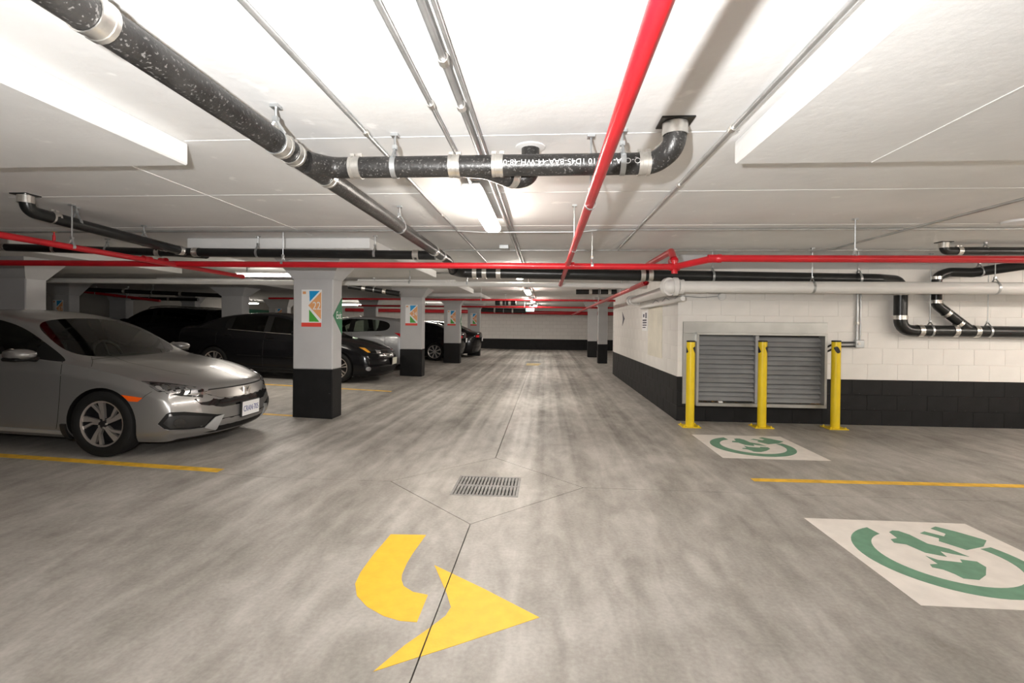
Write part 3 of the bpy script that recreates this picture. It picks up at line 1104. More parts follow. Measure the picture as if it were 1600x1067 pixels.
# left laterals
y3 = 5.52
xC = Yp(292, 393, y3).x
z3 = lambda px, py: Yp(px, py, y3).z
f3 = Zp(40, 304, CEIL)
pipe('drain_pipe', 'black drain pipe crossing left of the lane, in front of the nearest column', 'pipe', DP,
     [([(xC, y3, z3(292, 394)), (XA, y3, z3(690, 399))], 0.052, 0.05)], M_IRON2,
     [((Yp(307, 394, y3).x, y3, z3(307, 394)), (1, 0, 0), 0.052, 0.035), ((Yp(650, 398, y3).x, y3, z3(650, 398)), (1, 0, 0), 0.052, 0.035)],
     [(Yp(403, 395, y3).x, y3, z3(403, 395), 0.052, (1, 0, 0)), (Yp(586, 397, y3).x, y3, z3(586, 397), 0.052, (1, 0, 0))])
zE = Yp(66, 335, f3.y + 0.14).z
pipe('drain_pipe', 'black drain pipe bending down from the ceiling at far left', 'pipe', DP,
     [([(f3.x, f3.y, CEIL), (f3.x, f3.y + 0.02, zE), (f3.x + 0.02, f3.y + 0.3, zE - 0.02), (xC, y3 - 0.05, z3(292, 394))], 0.05, 0.12)], M_IRON2,
     [((f3.x + 0.01, f3.y + 0.22, zE - 0.01), (0.02, 1, 0), 0.05, 0.03, 1), ((xC, y3 - 0.35, z3(292, 394) + 0.01), (0.02, 1, 0), 0.05, 0.03), ((xC, y3 - 0.12, z3(292, 394) + 0.005), (0.02, 1, 0), 0.052, 0.03)],
     [(f3.x + 0.01, f3.y + 0.42, zE - 0.015, 0.05, (0, 1, 0)), (xC, y3 - 0.62, z3(292, 394) + 0.02, 0.05, (0, 1, 0))], [((f3.x, f3.y), 0.05)])
ya = y3 + 0.16
pipe('drain_pipe', 'black drain pipe coming in from the left behind the red pipes', 'pipe', DP,
     [([Yp(-60, 384, ya), Yp(275, 395, ya), (xC + 0.2, ya - 0.1, z3(292, 397))], 0.048, 0.08)], M_IRON2,
     [(Yp(7, 386, ya), (1, 0, 0), 0.048, 0.03), (Yp(86, 389, ya), (1, 0, 0), 0.048, 0.02), (Yp(248, 395, ya), (1, 0, 0), 0.048, 0.03)],
     [(*Yp(168, 391, ya), 0.048, (1, 0, 0))])

# long black pipe behind the red main, along the block wall
yD = WY - 0.42
rD = 0.078
D0 = Yp(722, 425, yD)
D1 = Yp(1400, 436.5, yD)
yW = WY - 0.13
xv = Yp(1407, 480, yW).x
lowz = Yp(1560, 518, yW).z
pipe('drain_pipe', 'large black drain pipe across the lane, dropping down the block wall', 'pipe', DP,
     [([(XA + 0.02, 6.50, 2.10), (XA + 0.1, yD, D0.z), (D1.x - 0.2, yD + 0.05, D1.z), (xv, yW, D1.z), (xv, yW, lowz), (8.6, yW, lowz - 0.01)], rD, 0.17)], M_IRON2,
     [(Yp(p, q, yD), (1, 0, 0), rD, 0.03) for p, q in ((742, 426), (757, 426), (779, 426.5), (1004, 430), (1016, 430))] +
     [((xv, yW, Yp(1407, 459, yW).z), (0, 0, 1), rD, 0.02), ((xv, yW, Yp(1407, 496, yW).z), (0, 0, 1), rD, 0.028), ((Yp(1436, 517, yW).x, yW, lowz), (1, 0, 0), rD, 0.03),
      ((Yp(1490, 517, yW).x, yW, lowz), (1, 0, 0), rD, 0.03), ((Yp(1523, 517, yW).x, yW, lowz), (1, 0, 0), rD, 0.03)],
     [(*Yp(1341, 436, yD), rD, (1, 0, 0)), (*Yp(1113, 432, yD), rD, (1, 0, 0)), (Yp(1453, 517, yW).x, yW, lowz, rD, (1, 0, 0)), (Yp(1543, 517, yW).x, yW, lowz, rD, (1, 0, 0))])
k0, k1, k2 = Yp(1463, 432, yW), Yp(1463, 476, yW), Yp(1512, 517, yW)
pipe('drain_pipe', 'black drain pipe looping down the wall at right to join the low run', 'pipe', DP,
     [([Yp(1640, 408, yW - 0.5), Yp(1520, 426, yW - 0.1), (k0.x + 0.16, yW, k0.z + 0.06), (k0.x, yW, k0.z), (k1.x, yW, k1.z), (k2.x + 0.05, yW, lowz)], 0.062, 0.12)], M_IRON2,
     [((k1.x, yW, k1.z + 0.04), (0, 0, 1), 0.062, 0.022), (k1.lerp(k2, 0.33), k2 - k1, 0.062, 0.022), (k1.lerp(k2, 0.72), k2 - k1, 0.062, 0.022), ((k0.x, yW, k0.z - 0.02), (0, 0, 1), 0.062, 0.02)],
     [(*Yp(1530, 425, yW - 0.15), 0.062, (1, 0.2, 0))])
q4 = Zp(1475, 378, CEIL)
q5 = Yp(1500, 392, q4.y)
pipe('drain_pipe', 'black drain pipe leaving a ceiling plate toward the right edge', 'pipe', DP,
     [([(q4.x, q4.y, CEIL), (q4.x, q4.y, q5.z), (8.5, q4.y + 0.1, q5.z)], 0.047, 0.14)], M_IRON2,
     [((Yp(1498, 392, q4.y).x, q4.y, q5.z), (1, 0, 0), 0.047, 0.025, 1)], [(Yp(1542, 393, q4.y).x, q4.y + 0.02, q5.z, 0.047, (1, 0, 0))], [((q4.x, q4.y), 0.047)])
# far black runs seen under the ceiling
for pa, pb, y, r, lab in (((900, 456), (975, 456), 13.2, 0.07, 'distant black pipe high on the right before the far end'), ((774, 473), (806, 473), 16.0, 0.09, 'short distant black pipe over the middle of the lane'),
                          ((752, 484), (822, 486), 25.5, 0.12, 'black pipe along the top of the far wall'), ((130, 452), (350, 462), 13.0, 0.06, 'distant black pipe over the black utility vehicle'),
                          ((160, 465), (310, 468), 15.4, 0.06, 'lower distant black pipe over the black utility vehicle'), ((545, 447), (625, 459), 10.6, 0.06, 'black pipe between the 22 and 24 columns')):
    a, c = Yp(*pa, y), Yp(*pb, y)
    a.z, c.z = min(a.z, CEIL - 0.1), min(c.z, CEIL - 0.1)
    pipe('drain_pipe', lab, 'pipe', DP, [([a, c], r, 0.1)], M_IRON2, [(a.lerp(c, 0.3), c - a, r, 0.04), (a.lerp(c, 0.7), c - a, r, 0.04)], [(*a.lerp(c, 0.5), r, c - a)], n=10)

# red sprinkler pipes
SP = 'red sprinkler pipes'
ZR = 2.005
mainY = Zp(700, 413, ZR).y
tY = mainY
tee = Yp(890, 414, mainY)
yp0 = Zp(1025, 0, ZR)
yp1 = Zp(882, 444, ZR - 0.0)
XR_ = (Zp(960, 200, ZR).x + tee.x) / 2
rr = 0.0265
pipe('sprinkler_pipe', 'red sprinkler pipe running down the lane toward the viewer', 'pipe', SP,
     [([(XR_, -1.5, ZR + 0.02), (XR_, mainY, ZR), (XR_ - 0.01, yp1.y, ZR - 0.005)], rr, 0.05)], M_RED,
     [((XR_, mainY, ZR), (0, 1, 0), rr, 0.035), ((XR_ - 0.01, yp1.y, ZR - 0.005), (0, 1, 0), rr * 1.15, 0.025)],
     [(XR_, Zp(975, 210, CEIL).y, ZR, rr, (0, 1, 0)), (XR_, Zp(905, 320, CEIL).y, ZR, rr, (0, 1, 0))], cm=M_RED)
mL = Yp(-40, 405, mainY)
mT = Yp(1054, 417, mainY)
zM = mT.z
bR = Zp(1113, 404, ZR)
bEnd = Zp(1660, 407.5, ZR)
pipe('sprinkler_pipe', 'red main pipe spanning the picture crosswise in front of the columns', 'pipe', SP,
     [([(-11, mainY, mL.z - 0.02), (mL.x, mainY, mL.z), (mT.x, mainY, zM)], 0.033, 0.05),
      ([(mT.x, mainY, zM), (bR.x, bR.y, ZR), (bR.x + 0.08, bR.y - 0.01, ZR), (8.5, bR.y, ZR - 0.02)], 0.034, 0.06)], M_RED,
     [((mT.x, mainY, zM), (1, 0, 0), 0.036, 0.05), ((mT.x, mainY, zM), (0, 0, 1), 0.03, 0.07), ((bR.x + 0.02, bR.y - 0.0, ZR), (1, -0.1, 0), 0.037, 0.06), (Yp(890, 415, mainY), (1, 0, 0), 0.034, 0.05),
      (Yp(255, 408, mainY), (1, 0, 0), 0.0345, 0.04)],
     [(*Yp(442, 411, mainY), 0.033, (1, 0, 0)), (*Yp(925, 415, mainY), 0.033, (1, 0, 0)), (Zp(1322, 407, ZR).x, bR.y, ZR, 0.034, (1, 0, 0))], cm=M_RED, n=18)
ZH = 1.965
hx = Zp(1010, 441, ZH).x
pipe('sprinkler_pipe', 'red header pipe running back above the white pipe on the block wall', 'pipe', SP,
     [([(mT.x, mainY + 0.02, zM + 0.07), (mT.x + 0.04, mainY + 0.3, 2.19), (hx, yD - 0.3, 2.20), (hx, yD + 0.2, 2.20), (hx, yD + 0.21, ZH), (hx, 26.2, ZH - 0.03)], 0.036, 0.1)], M_RED,
     [((mT.x + 0.0, mainY + 0.06, zM + 0.07), (0.1, 1, 0), 0.042, 0.05), ((hx, yD + 0.27, ZH), (0, 1, 0), 0.038, 0.06)],
     [(hx, 9.0, ZH, 0.036, (0, 1, 0)), (hx, 13.0, ZH - 0.01, 0.036, (0, 1, 0))], cm=M_RED)
s0, s1 = Zp(0, 373, ZR), Zp(400, 432, ZR - 0.02)
xs_ = (s0.x + s1.x) / 2
pipe('sprinkler_pipe', 'red branch pipe at upper left angling past the red main', 'pipe', SP,
     [([(xs_, -1, ZR + 0.03), (xs_, s1.y, s1.z)], 0.027, 0.05)], M_RED,
     [((xs_, Zp(222, 405, ZR).y, ZR), (0, 1, 0), 0.029, 0.05), ((xs_, s1.y, s1.z), (0, 1, 0), 0.03, 0.02)], [(xs_, s0.y + 0.4, ZR, 0.027, (0, 1, 0))], cm=M_RED)
for pa, pb, y, r, lab in (((420, 466), (985, 470), 13.4, 0.028, 'thin red pipe crossing the lane in the middle distance'), ((560, 477.5), (1000, 481.5), 18.6, 0.035, 'thin red pipe crossing the lane, next one farther'),
                          ((540, 484), (1010, 491), 26.3, 0.10, 'thick red main along the top of the far wall'), ((125, 455), (250, 470), 13.6, 0.04, 'red pipe sloping over the black utility vehicle')):
    a, c = Yp(*pa, y), Yp(*pb, y)
    a.z, c.z = min(a.z, CEIL - 0.06), min(c.z, CEIL - 0.06)
    pipe('sprinkler_pipe', lab, 'pipe', SP, [([a, c], r, 0.1)], M_RED, [(a.lerp(c, 0.45), c - a, r, 0.05)], [(*a.lerp(c, 0.6), r, c - a), (*a.lerp(c, 0.2), r, c - a)], cm=M_RED, n=10)
for px, py, lab in ((925, 409, 'small upright red sprinkler head on the main, right of the lane light'), (46, 375, 'small upright sprinkler head on the upper left red pipe')):
    if px > 500:
        p = Yp(px, py, mainY)
        p.z = zM + 0.033
    else:
        p = Vector((xs_, Zp(46, 381, ZR).y, ZR + 0.027))
    t = thing('sprinkler', p, lab, 'sprinkler', 'sprinkler heads')
    MB().lathe([(0.011, 0), (0.011, 0.045), (0.006, 0.05), (0.006, 0.07)], p, (0, 0, 1), 10).build('stem', M_RED, t, smooth=40)
    MB().lathe([(0.004, 0.07), (0.02, 0.072), (0.02, 0.076), (0.0, 0.078)], p, (0, 0, 1), 10).build('deflector', mat('brass', (0.6, 0.42, 0.2), 0.3, 0.8), t)

# white pipes
WPG = 'white insulated pipes'
wyl = 8.0
wa, wb = Yp(60, 436, wyl), Yp(988, 446.5, wyl)
pipe('white_pipe', 'white pipe crossing the garage behind the nearest column', 'pipe', WPG,
     [([(-13, wyl, wa.z), wa, wb, (wb.x + 0.25, wyl + 0.2, wb.z)], 0.042, 0.1)], M_WPIPE, [(Yp(700, 442, wyl), (1, 0, 0), 0.042, 0.04)], [(*Yp(730, 443, wyl), 0.042, (1, 0, 0)), (*Yp(640, 442, wyl), 0.042, (1, 0, 0))], cm=M_WPIPE)
yV = WY - 0.62
rV = 0.077
v0 = Yp(1300, 449, yV)
xE = Yp(1047, 446, yV).x
yE2 = 9.9
xE2 = WX - 0.13
wt_ = pipe('white_pipe', 'thick white pipe across the block wall turning back around its corner', 'pipe', WPG,
     [([(8.6, yV, v0.z - 0.005), (xE, yV, v0.z)], rV, 0.1), ([(xE, yV, v0.z), (xE2 - 0.02, yV + 0.4, v0.z - 0.0), (xE2, yE2, v0.z), (xE2 + 0.2, yE2 + 0.12, v0.z - 0.06)], rV * 0.93, 0.12),
      ([(xE + 0.18, yV + 0.05, v0.z - 0.15), (xE2 + 0.05, yV + 0.5, v0.z - 0.16), (xE2 + 0.08, yE2 - 0.4, v0.z - 0.16)], 0.03, 0.1)], M_WPIPE,
     [((xE + 0.14, yV, v0.z), (1, 0, 0), rV * 1.12, 0.03), ((xE2 - 0.012, yV + 0.30, v0.z), (0.0, 1, 0), rV * 1.12, 0.035), ((xE2, yE2 - 0.12, v0.z), (0, 1, 0), rV * 1.12, 0.05)],
     [(3.4, yV, v0.z, rV, (1, 0, 0)), (5.6, yV, v0.z, rV, (1, 0, 0))], cm=M_WPIPE, n=20)
for ex_, ey_, k in ((xE, yV - 0.01, 1.0), (xE2 - 0.02, yE2 + 0.06, 0.85)):
    b = MB()
    rr_ = rV * k * 1.25
    b.lathe([(rr_ * math.cos(t * PI / 16), rr_ * math.sin(t * PI / 16)) for t in range(-8, 9)], (ex_, ey_, v0.z), (0, 1, 0), 28)
    b.lathe([(rr_ * 0.9, rr_ * 0.35), (rr_ * 1.22, rr_ * 0.35), (rr_ * 1.26, rr_ * 0.55), (rr_ * 1.22, rr_ * 0.95), (rr_ * 0.9, rr_ * 0.95)], (ex_, ey_, v0.z), (1, 0, 0), 28, closed=True)
    b.lathe([(rr_ * 0.9, -rr_ * 0.15), (rr_ * 1.22, -rr_ * 0.15), (rr_ * 1.26, rr_ * 0.1), (rr_ * 1.22, rr_ * 0.45), (rr_ * 0.9, rr_ * 0.45)], (ex_ - rr_ * 0.12, ey_, v0.z), (-0.45, 0.9, 0), 28, closed=True)
    b.build('elbow_fitting', M_WPIPE, wt_, smooth=35)

# conduits
CG = 'steel conduits on the ceiling'
def conduit(label, pts, r=0.0115, clips=(), er=0.05, group=CG):
    t = thing('conduit', pts[0], label, 'conduit', group)
    MB().tube(arc_path(pts, er, 4), r, 8).build('tube', M_CONDUIT, t, smooth=50)
    for c, d in clips:
        c, d = Vector(c), Vector(d).normalized()
        s = d.cross(Vector((0, 0, 1))).normalized() if abs(d.z) < 0.9 else Vector((1, 0, 0))
        b = MB()
        b.lathe([(r * 1.05, -0.02), (r * 1.45, -0.02), (r * 1.45, 0.02), (r * 1.05, 0.02)], c, d, 10, closed=True)
        b.build('clip', M_STEEL, t)
    return t


zc = CEIL - 0.021
cA = (Zp(420, 39, zc).x + Zp(599, 241, zc).x) / 2
cB = (Zp(592, 0, zc).x + Zp(711, 240, zc).x) / 2
cC = (Zp(661, 0, zc).x + Zp(749, 240, zc).x) / 2
cR = (Zp(1335, 0, zc).x + Zp(1060, 290, zc).x) / 2
yT1, yT2 = Zp(700, 357, CEIL).y, Zp(1300, 388, CEIL).y
conduit('thin conduit on the ceiling just right of the long black drain pipe', [(cA, -1, zc), (cA, 8.5, zc)], clips=[((cA, 2.5, zc), (0, 1, 0)), ((cA, 4.4, zc), (0, 1, 0))])
conduit('conduit on the ceiling feeding the nearest lane light', [(cB, -1, zc), (cB, l0.y - 0.06, zc), (LX, l0.y + 0.02, LZ + 0.06)], clips=[((cB, 2.2, zc), (0, 1, 0))])
conduit('thicker conduit on the ceiling right of the nearest lane light', [(cC, -1, zc - 0.008), (cC, 25, zc - 0.008)], r=0.0155, clips=[((cC, Zp(689, 90, zc).y, zc - 0.008), (0, 1, 0)), ((cC, Zp(722, 163, zc).y, zc - 0.008), (0, 1, 0)), ((cC, 3.0, zc - 0.008), (0, 1, 0))])
conduit('thin conduit hugging the thicker conduit over the lane', [(cC + 0.036, -1, zc), (cC + 0.036, 9.5, zc)], r=0.009)
conduit('conduit on the ceiling beside the right drop panel', [(cR, -1, zc), (cR, yT2 - 0.05, zc)], r=0.014, clips=[((cR, Zp(1145, 200, zc).y, zc), (0, 1, 0)), ((cR, Zp(1062, 288, zc).y, zc), (0, 1, 0))])
zc2 = zc - 0.026
xT = Zp(1450, 345, zc).x
conduit('conduit on the ceiling at far right leading to the front', [(xT + 0.03, 2.85, zc2), (xT, yT2 - 0.3, zc2), (xT - 0.15, yT2 - 0.03, zc2)], r=0.013)
p1_, p2_ = Zp(700, 357, zc - 0.0), Zp(985, 355, zc)
conduit('thin conduit crossing the lane just past the nearest lane light', [(-9, yT1, zc), (p1_.x, yT1, zc), (p1_.x + 0.35, yT1, zc - 0.02), (p2_.x - 0.5, yT1, zc - 0.02), (p2_.x - 0.3, yT1, zc), (8.5, yT1 + 0.05, zc)], r=0.012)
conduit('thin conduit crossing the lane above the red main', [(-1.5, yT2, zc), (8.5, yT2 + 0.05, zc)], r=0.011)
ca = Yp(700, 438, 8.9)
conduit('pale conduit on the ceiling behind the white cross pipe', [(-6, 9.4, zc), (1.6, 9.4, zc)], r=0.015)
jx = Zp(788, 386, zc)
t = thing('junction_box', jx, 'small steel junction box on the ceiling above the red main', 'box')
MB().cbox(jx.x - 0.06, jx.x + 0.06, jx.y - 0.06, jx.y + 0.06, CEIL - 0.05, CEIL, 0.004).build('box_body', M_GALV, t)

# wall items on the service block
fyw = WY
jb = Yp(1340, 537, fyw)
t = thing('junction_box', (jb.x, fyw, jb.z), 'grey junction box on the block wall right of the bollards', 'box')
MB().cbox(jb.x - 0.055, jb.x + 0.055, fyw - 0.06, fyw, jb.z - 0.055, jb.z + 0.055, 0.006).build('box_body', M_GALV, t)
MB().lathe([(0.0, 0.0), (0.02, 0.0), (0.02, 0.012), (0, 0.012)], (jb.x - 0.02, fyw - 0.06, jb.z), (0, -1, 0), 12).build('cover_screw', M_STEEL, t)
cx_ = Yp(1338, 480, fyw).x
conduit('bright steel conduit rising from the wall junction box', [(cx_, fyw - 0.025, jb.z + 0.05), (cx_, fyw - 0.025, 2.15)], r=0.019, clips=[((cx_, fyw - 0.025, Yp(1338, 505, fyw).z), (0, 0, 1))], group='conduits on the block wall')
conduit('thinner steel conduit beside the bright one on the block wall', [(cx_ + 0.045, fyw - 0.02, jb.z + 0.05), (cx_ + 0.045, fyw - 0.02, 2.15)], r=0.012, group='conduits on the block wall')
for k, lab in ((0, 'upper black cable from the vent to the wall junction box'), (1, 'lower black cable from the vent to the wall junction box')):
    a = Yp(1292, 537 + 7 * k, fyw)
    c = Yp(1330, 535 + 6 * k, fyw)
    o = MB().tube(arc_path([(a.x - 0.02, fyw - 0.03, a.z - 0.05), (a.x + 0.03, fyw - 0.10, a.z + 0.0), (a.x + 0.12, fyw - 0.10, c.z), (c.x + 0.02, fyw - 0.035, c.z)], 0.05, 4), 0.013, 8).build('power_cable', M_BLK, None, smooth=50)
    tag(o, lab, 'cable', 'cables at the vent')
dk = Yp(1128, 463, fyw)
t = thing('wall_detector', (dk.x, fyw, dk.z), 'round white detector on the block wall above the vent', 'detector')
MB().lathe([(0.052, 0.0), (0.052, 0.025), (0.042, 0.035), (0.0, 0.037)], (dk.x, fyw, dk.z), (0, -1, 0), 24).build('detector_body', M_WPIPE, t, smooth=40)
MB().lathe([(0.058, 0.0), (0.058, 0.01), (0.05, 0.01), (0.05, 0.0)], (dk.x, fyw, dk.z), (0, -1, 0), 24, closed=True).build('mount_ring', M_GALV, t, smooth=40)
wr = [Yp(1122, 463, fyw), Yp(1095, 465, fyw), Yp(1070, 463, fyw)]
pts = [(p.x, fyw - 0.006, p.z) for p in wr] + [(WX - 0.006, fyw - 0.006, wr[-1].z - 0.0)]
ys = [(WX - 0.006, fyw + 0.35 * k, wr[-1].z + (-0.05 if k % 2 else 0.02)) for k in range(1, 6)]
o = MB().tube(pts + ys, 0.005, 6).build('thin_wire', mat('grey_wire', (0.3, 0.3, 0.3), 0.5), None, smooth=60)
tag(o, 'thin wire from the wall detector looping round the block corner', 'cable')
# notice and arrow on the side wall
n0, n1 = Xp(1004, 487, WX), Xp(1012, 517, WX)
t = thing('wall_notice', (WX, (n0.y + n1.y) / 2, n1.z), 'small white notice with dark lettering on the lane side of the block wall', 'sign')
MB().box(WX - 0.008, WX - 0.002, n1.y, n0.y, n1.z, n0.z).build('board', M_SIGNW, t)
for i, (u0, u1, v0_, v1_) in enumerate(((0.62, 0.86, 0.08, 0.36), (0.2, 0.45, 0.14, 0.3), (0.12, 0.85, 0.42, 0.5), (0.12, 0.85, 0.55, 0.62), (0.12, 0.85, 0.68, 0.74), (0.12, 0.7, 0.8, 0.85))):
    H_ = n0.z - n1.z
    W_ = n0.y - n1.y
    MB().box(WX - 0.009, WX - 0.008, n0.y - u1 * W_, n0.y - u0 * W_, n0.z - v1_ * H_, n0.z - v0_ * H_).build('print_line', M_INK, t)
a0 = Xp(974, 498, WX)
Ms = Matrix(((0, 0, -1, WX), (1, 0, 0, 0), (0, 1, 0, 0), (0, 0, 0, 1)))
b = MB()
b.prism([(a0.y - 0.2, a0.z), (a0.y + 0.16, a0.z + 0.17), (a0.y + 0.05, a0.z), (a0.y + 0.16, a0.z - 0.17)], 0.001, 0.005, Ms)
o = b.build('arrow_sign', M_INK)
tag(o, 'black arrowhead mark on the lane side of the block wall', 'sign')
o = MB().box(WX - 0.006, WX - 0.001, Xp(1035, 520, WX).y, Xp(1013, 520, WX).y, Yp(1020, 560, 8).z, Xp(1022, 480, WX).z).build('filler_patch', mat('cream_patch_paint', (0.74, 0.70, 0.60), 0.7, vary=0.08, vscale=4), None)
tag(o, 'cream coloured patch strip down the lane side of the block wall', 'patch')

# ================================================================== VENT
t = thing('louvred_vent', ((VX0 + VX1) / 2, WY, VZ0), 'wide grey louvred air vent in the block wall behind the bollards', 'vent')
yv = WY
MB().cbox(1.955, 3.935, yv - 0.02, yv, 1.262, 1.425, 0.004).build('top_flashing', M_SHEET, t)
MB().cbox(1.955, 2.135, yv - 0.02, yv, VZ0 + 0.0, 1.262, 0.004).build('side_flashing', M_SHEET, t)
MB().cbox(3.885, 3.94, yv - 0.02, yv, VZ0 - 0.02, 1.262, 0.004).build('side_flashing', M_SHEET, t)
fx0, fx1, fz0, fz1 = 2.125, 3.895, 0.235, 1.275
th, dp = 0.035, 0.10
for nm, bx_ in (('top_rail', (fx0, fx1, fz1 - th, fz1)), ('bottom_rail', (fx0, fx1, fz0, fz0 + th + 0.012)), ('stile', (fx0, fx0 + th, fz0 + th, fz1 - th)), ('stile', (fx1 - th, fx1, fz0 + th, fz1 - th)), ('mullion', (2.955, 3.005, fz0 + th, fz1 - th))):
    y0 = yv - dp if nm != 'mullion' else yv - 0.035
    MB().cbox(bx_[0], bx_[1], y0, yv + 0.06, bx_[2], bx_[3], 0.003).build(nm, M_SHEET if nm != 'mullion' else M_LOUV, t)
MB().box(VX0, VX1, yv + 0.085, yv + 0.09, fz0, fz1).build('back_plate', M_DARK, t)
for side, (x0, x1) in enumerate(((fx0 + th, 2.955), (3.005, fx1 - th))):
    nbl = 14
    zt_, zb_ = fz1 - th - 0.012, fz0 + th + 0.035
    pitch_ = (zt_ - zb_) / nbl
    for i in range(nbl):
        gap = 0.017 if i % 2 == 0 else 0.005
        z1_ = zt_ - i * pitch_ - (0.0 if side == 0 else 0.010) - gap
        z0_ = zt_ - (i + 1) * pitch_ - (0.0 if side == 0 else 0.010)
        b = MB()
        dp0 = -0.026 if i % 2 else -0.004
        # a band leaning out to a drip lip; every second band steps further out
        pr = [(0.052, z1_ + gap), (0.030, z1_), (dp0 + 0.006, z0_ + 0.008), (dp0, z0_ + 0.004), (dp0, z0_), (dp0 + 0.012, z0_ + 0.004), (0.040, z1_ - 0.004), (0.060, z1_ + gap - 0.002)]
        b.prism([(yv + p, q) for p, q in pr], x0 + 0.002, x1 - 0.002, Matrix(((0, 0, 1, 0), (1, 0, 0, 0), (0, 1, 0, 0), (0, 0, 0, 1))))
        b.build('slat', M_LOUV, t)
M_LEAF = mat('dry_leaf', (0.30, 0.17, 0.07), 0.8, vary=0.3, vscale=20)
for i in range(26):
    lx0, lx1, lab = ((2.17, 2.55, 'at its left end'), (3.70, 3.85, 'at its right end'), (2.6, 3.6, 'along its middle'))[i % 3]
    x = random.uniform(lx0, lx1)
    z = fz0 + th + 0.013
    y = yv - random.uniform(0.03, 0.085)
    a = random.uniform(0, 6.28)
    s = random.uniform(0.014, 0.03)
    M = Matrix.Translation((x, y, z + 0.008)) @ Matrix.Rotation(a, 4, 'Z') @ Matrix.Rotation(random.uniform(-0.5, 0.5), 4, 'X')
    b = MB()
    b.add([M @ Vector(p) for p in ((-s, 0, 0), (-s * 0.3, s * 0.5, 0.004), (s * 0.5, s * 0.45, 0.002), (s, 0, 0.0), (s * 0.4, -s * 0.5, 0.005), (-s * 0.4, -s * 0.45, 0.001))], [(0, 1, 2, 3, 4, 5)])
    o = b.build('dry_leaf', M_LEAF, fix=False)
    tag(o, 'small brown dry leaf caught on the vent sill ' + lab, 'leaf', 'dry leaves on the vent sill ' + lab)
o = MB().cbox(2.44, 2.50, yv - 0.09, yv - 0.05, fz0 + th + 0.013, fz0 + th + 0.035, 0.006).build('paper_scrap', M_SIGNW)
tag(o, 'crumpled white paper scrap on the vent sill', 'litter')

# ================================================================== BOLLARDS
def bollard(px, py, ztop, band, label):
    p = G(px, py)
    x, y = p.x, p.y + 0.02
    t = thing('bollard', (x, y, 0), label, 'bollard', 'yellow bollards before the vent')
    r = 0.056
    MB().cbox(x - 0.125, x + 0.125, y - 0.10, y + 0.125, 0, 0.012, 0.003).build('base_plate', M_YEL, t)
    MB().lathe([(r, 0.012), (r, ztop - 0.012)], (x, y, 0), (0, 0, 1), 28).build('post', M_YEL, t, smooth=40)
    MB().lathe([(r * 1.02, ztop - 0.02), (r * 1.02, ztop - 0.004), (r * 0.9, ztop), (0, ztop + 0.002)], (x, y, 0), (0, 0, 1), 28).build('top_cap', M_BLK, t, smooth=40)
    for sx in (-1, 1):
        for sy in (-1, 1):
            MB().lathe([(0.012, 0.012), (0.012, 0.024), (0.006, 0.026), (0.006, 0.034)], (x + sx * 0.095, y + 0.012 + sy * 0.085, 0), (0, 0, 1), 6).build('anchor_bolt', M_YEL, t)
    # black slanted reflectors wrapped on the post
    for a0 in band:
        b = MB()
        n = 10
        vs, fs = [], []
        for i in range(n + 1):
            s = i / n
            a = a0 + (s - 0.5) * 1.5
            zc_ = ztop - 0.125 - (s - 0.5) * 0.05
            hh = 0.042 * (1 - abs(2 * s - 1) ** 1.6) + 0.002
            for zz in (zc_ - hh, zc_ + hh):
                vs.append((x + (r + 0.0012) * math.sin(a), y - (r + 0.0012) * math.cos(a), zz))
        for i in range(n):
            fs.append((2 * i, 2 * i + 2, 2 * i + 3, 2 * i + 1))
        b.add(vs, fs)
        b.build('black_flash', M_BLK, t, fix=False)


zt1 = 1.17
bollard(1078.5, 667, Yp(1079, 532, 6.68).z, (-1.6, 0.95), 'yellow bollard standing at the left end of the vent')
bollard(1191, 668, Yp(1191, 532, 6.72).z, (-1.5, 0.95), 'yellow bollard standing before the middle of the vent')
bollard(1306, 670, Yp(1306, 532, 6.75).z, (-0.27, 2.1), 'yellow bollard standing past the right end of the vent')
# BASE_END

# ================================================================== CARS
M_SILVER = mat('silver_car_paint', (0.27, 0.265, 0.26), 0.30, metal=0.55, coat=0.8)
M_SILVER2 = mat('pale_silver_car_paint', (0.52, 0.53, 0.54), 0.30, metal=0.45, coat=0.8)
M_BLACKP = mat('black_car_paint', (0.006, 0.006, 0.007), 0.16, coat=0.18, spec=0.22)
M_CHROME = mat('chrome', (0.85, 0.83, 0.80), 0.12, metal=1.0)
M_ALU = mat('machined_alloy', (0.62, 0.58, 0.55), 0.32, metal=0.8)
M_ALUD = mat('dark_alloy', (0.03, 0.03, 0.032), 0.4, metal=0.5)
M_TRIM = mat('satin_black_trim', (0.007, 0.007, 0.007), 0.6, spec=0.25)
M_GLOSSB = mat('gloss_black_trim', (0.008, 0.008, 0.008), 0.12, coat=0.6)
M_SEAM = mat('panel_gap', (0.02, 0.02, 0.02), 0.9)
M_SEAT = mat('dark_seat_fabric', (0.03, 0.03, 0.031), 0.9)
M_CABIN = mat('grey_cabin_lining', (0.16, 0.16, 0.15), 0.9)
M_AMBER = mat('amber_lens', (0.85, 0.11, 0.008), 0.2, coat=0.6)
M_AMBER2 = mat('pale_amber_lens', (0.85, 0.38, 0.03), 0.2, coat=0.6)
M_TAIL = mat('red_tail_lens', (0.75, 0.02, 0.03), 0.15, coat=0.8)
M_REFL = mat('lamp_reflector', (0.82, 0.82, 0.84), 0.13, metal=1.0)
M_GLASS = glass_mat('tinted_glass', (0.58, 0.65, 0.59))
M_GLASSD = glass_mat('dark_tinted_glass', (0.10, 0.11, 0.105))
M_LENS = glass_mat('clear_lens', (0.93, 0.93, 0.93))


def lerp(a, b, t):
    return a + (b - a) * t


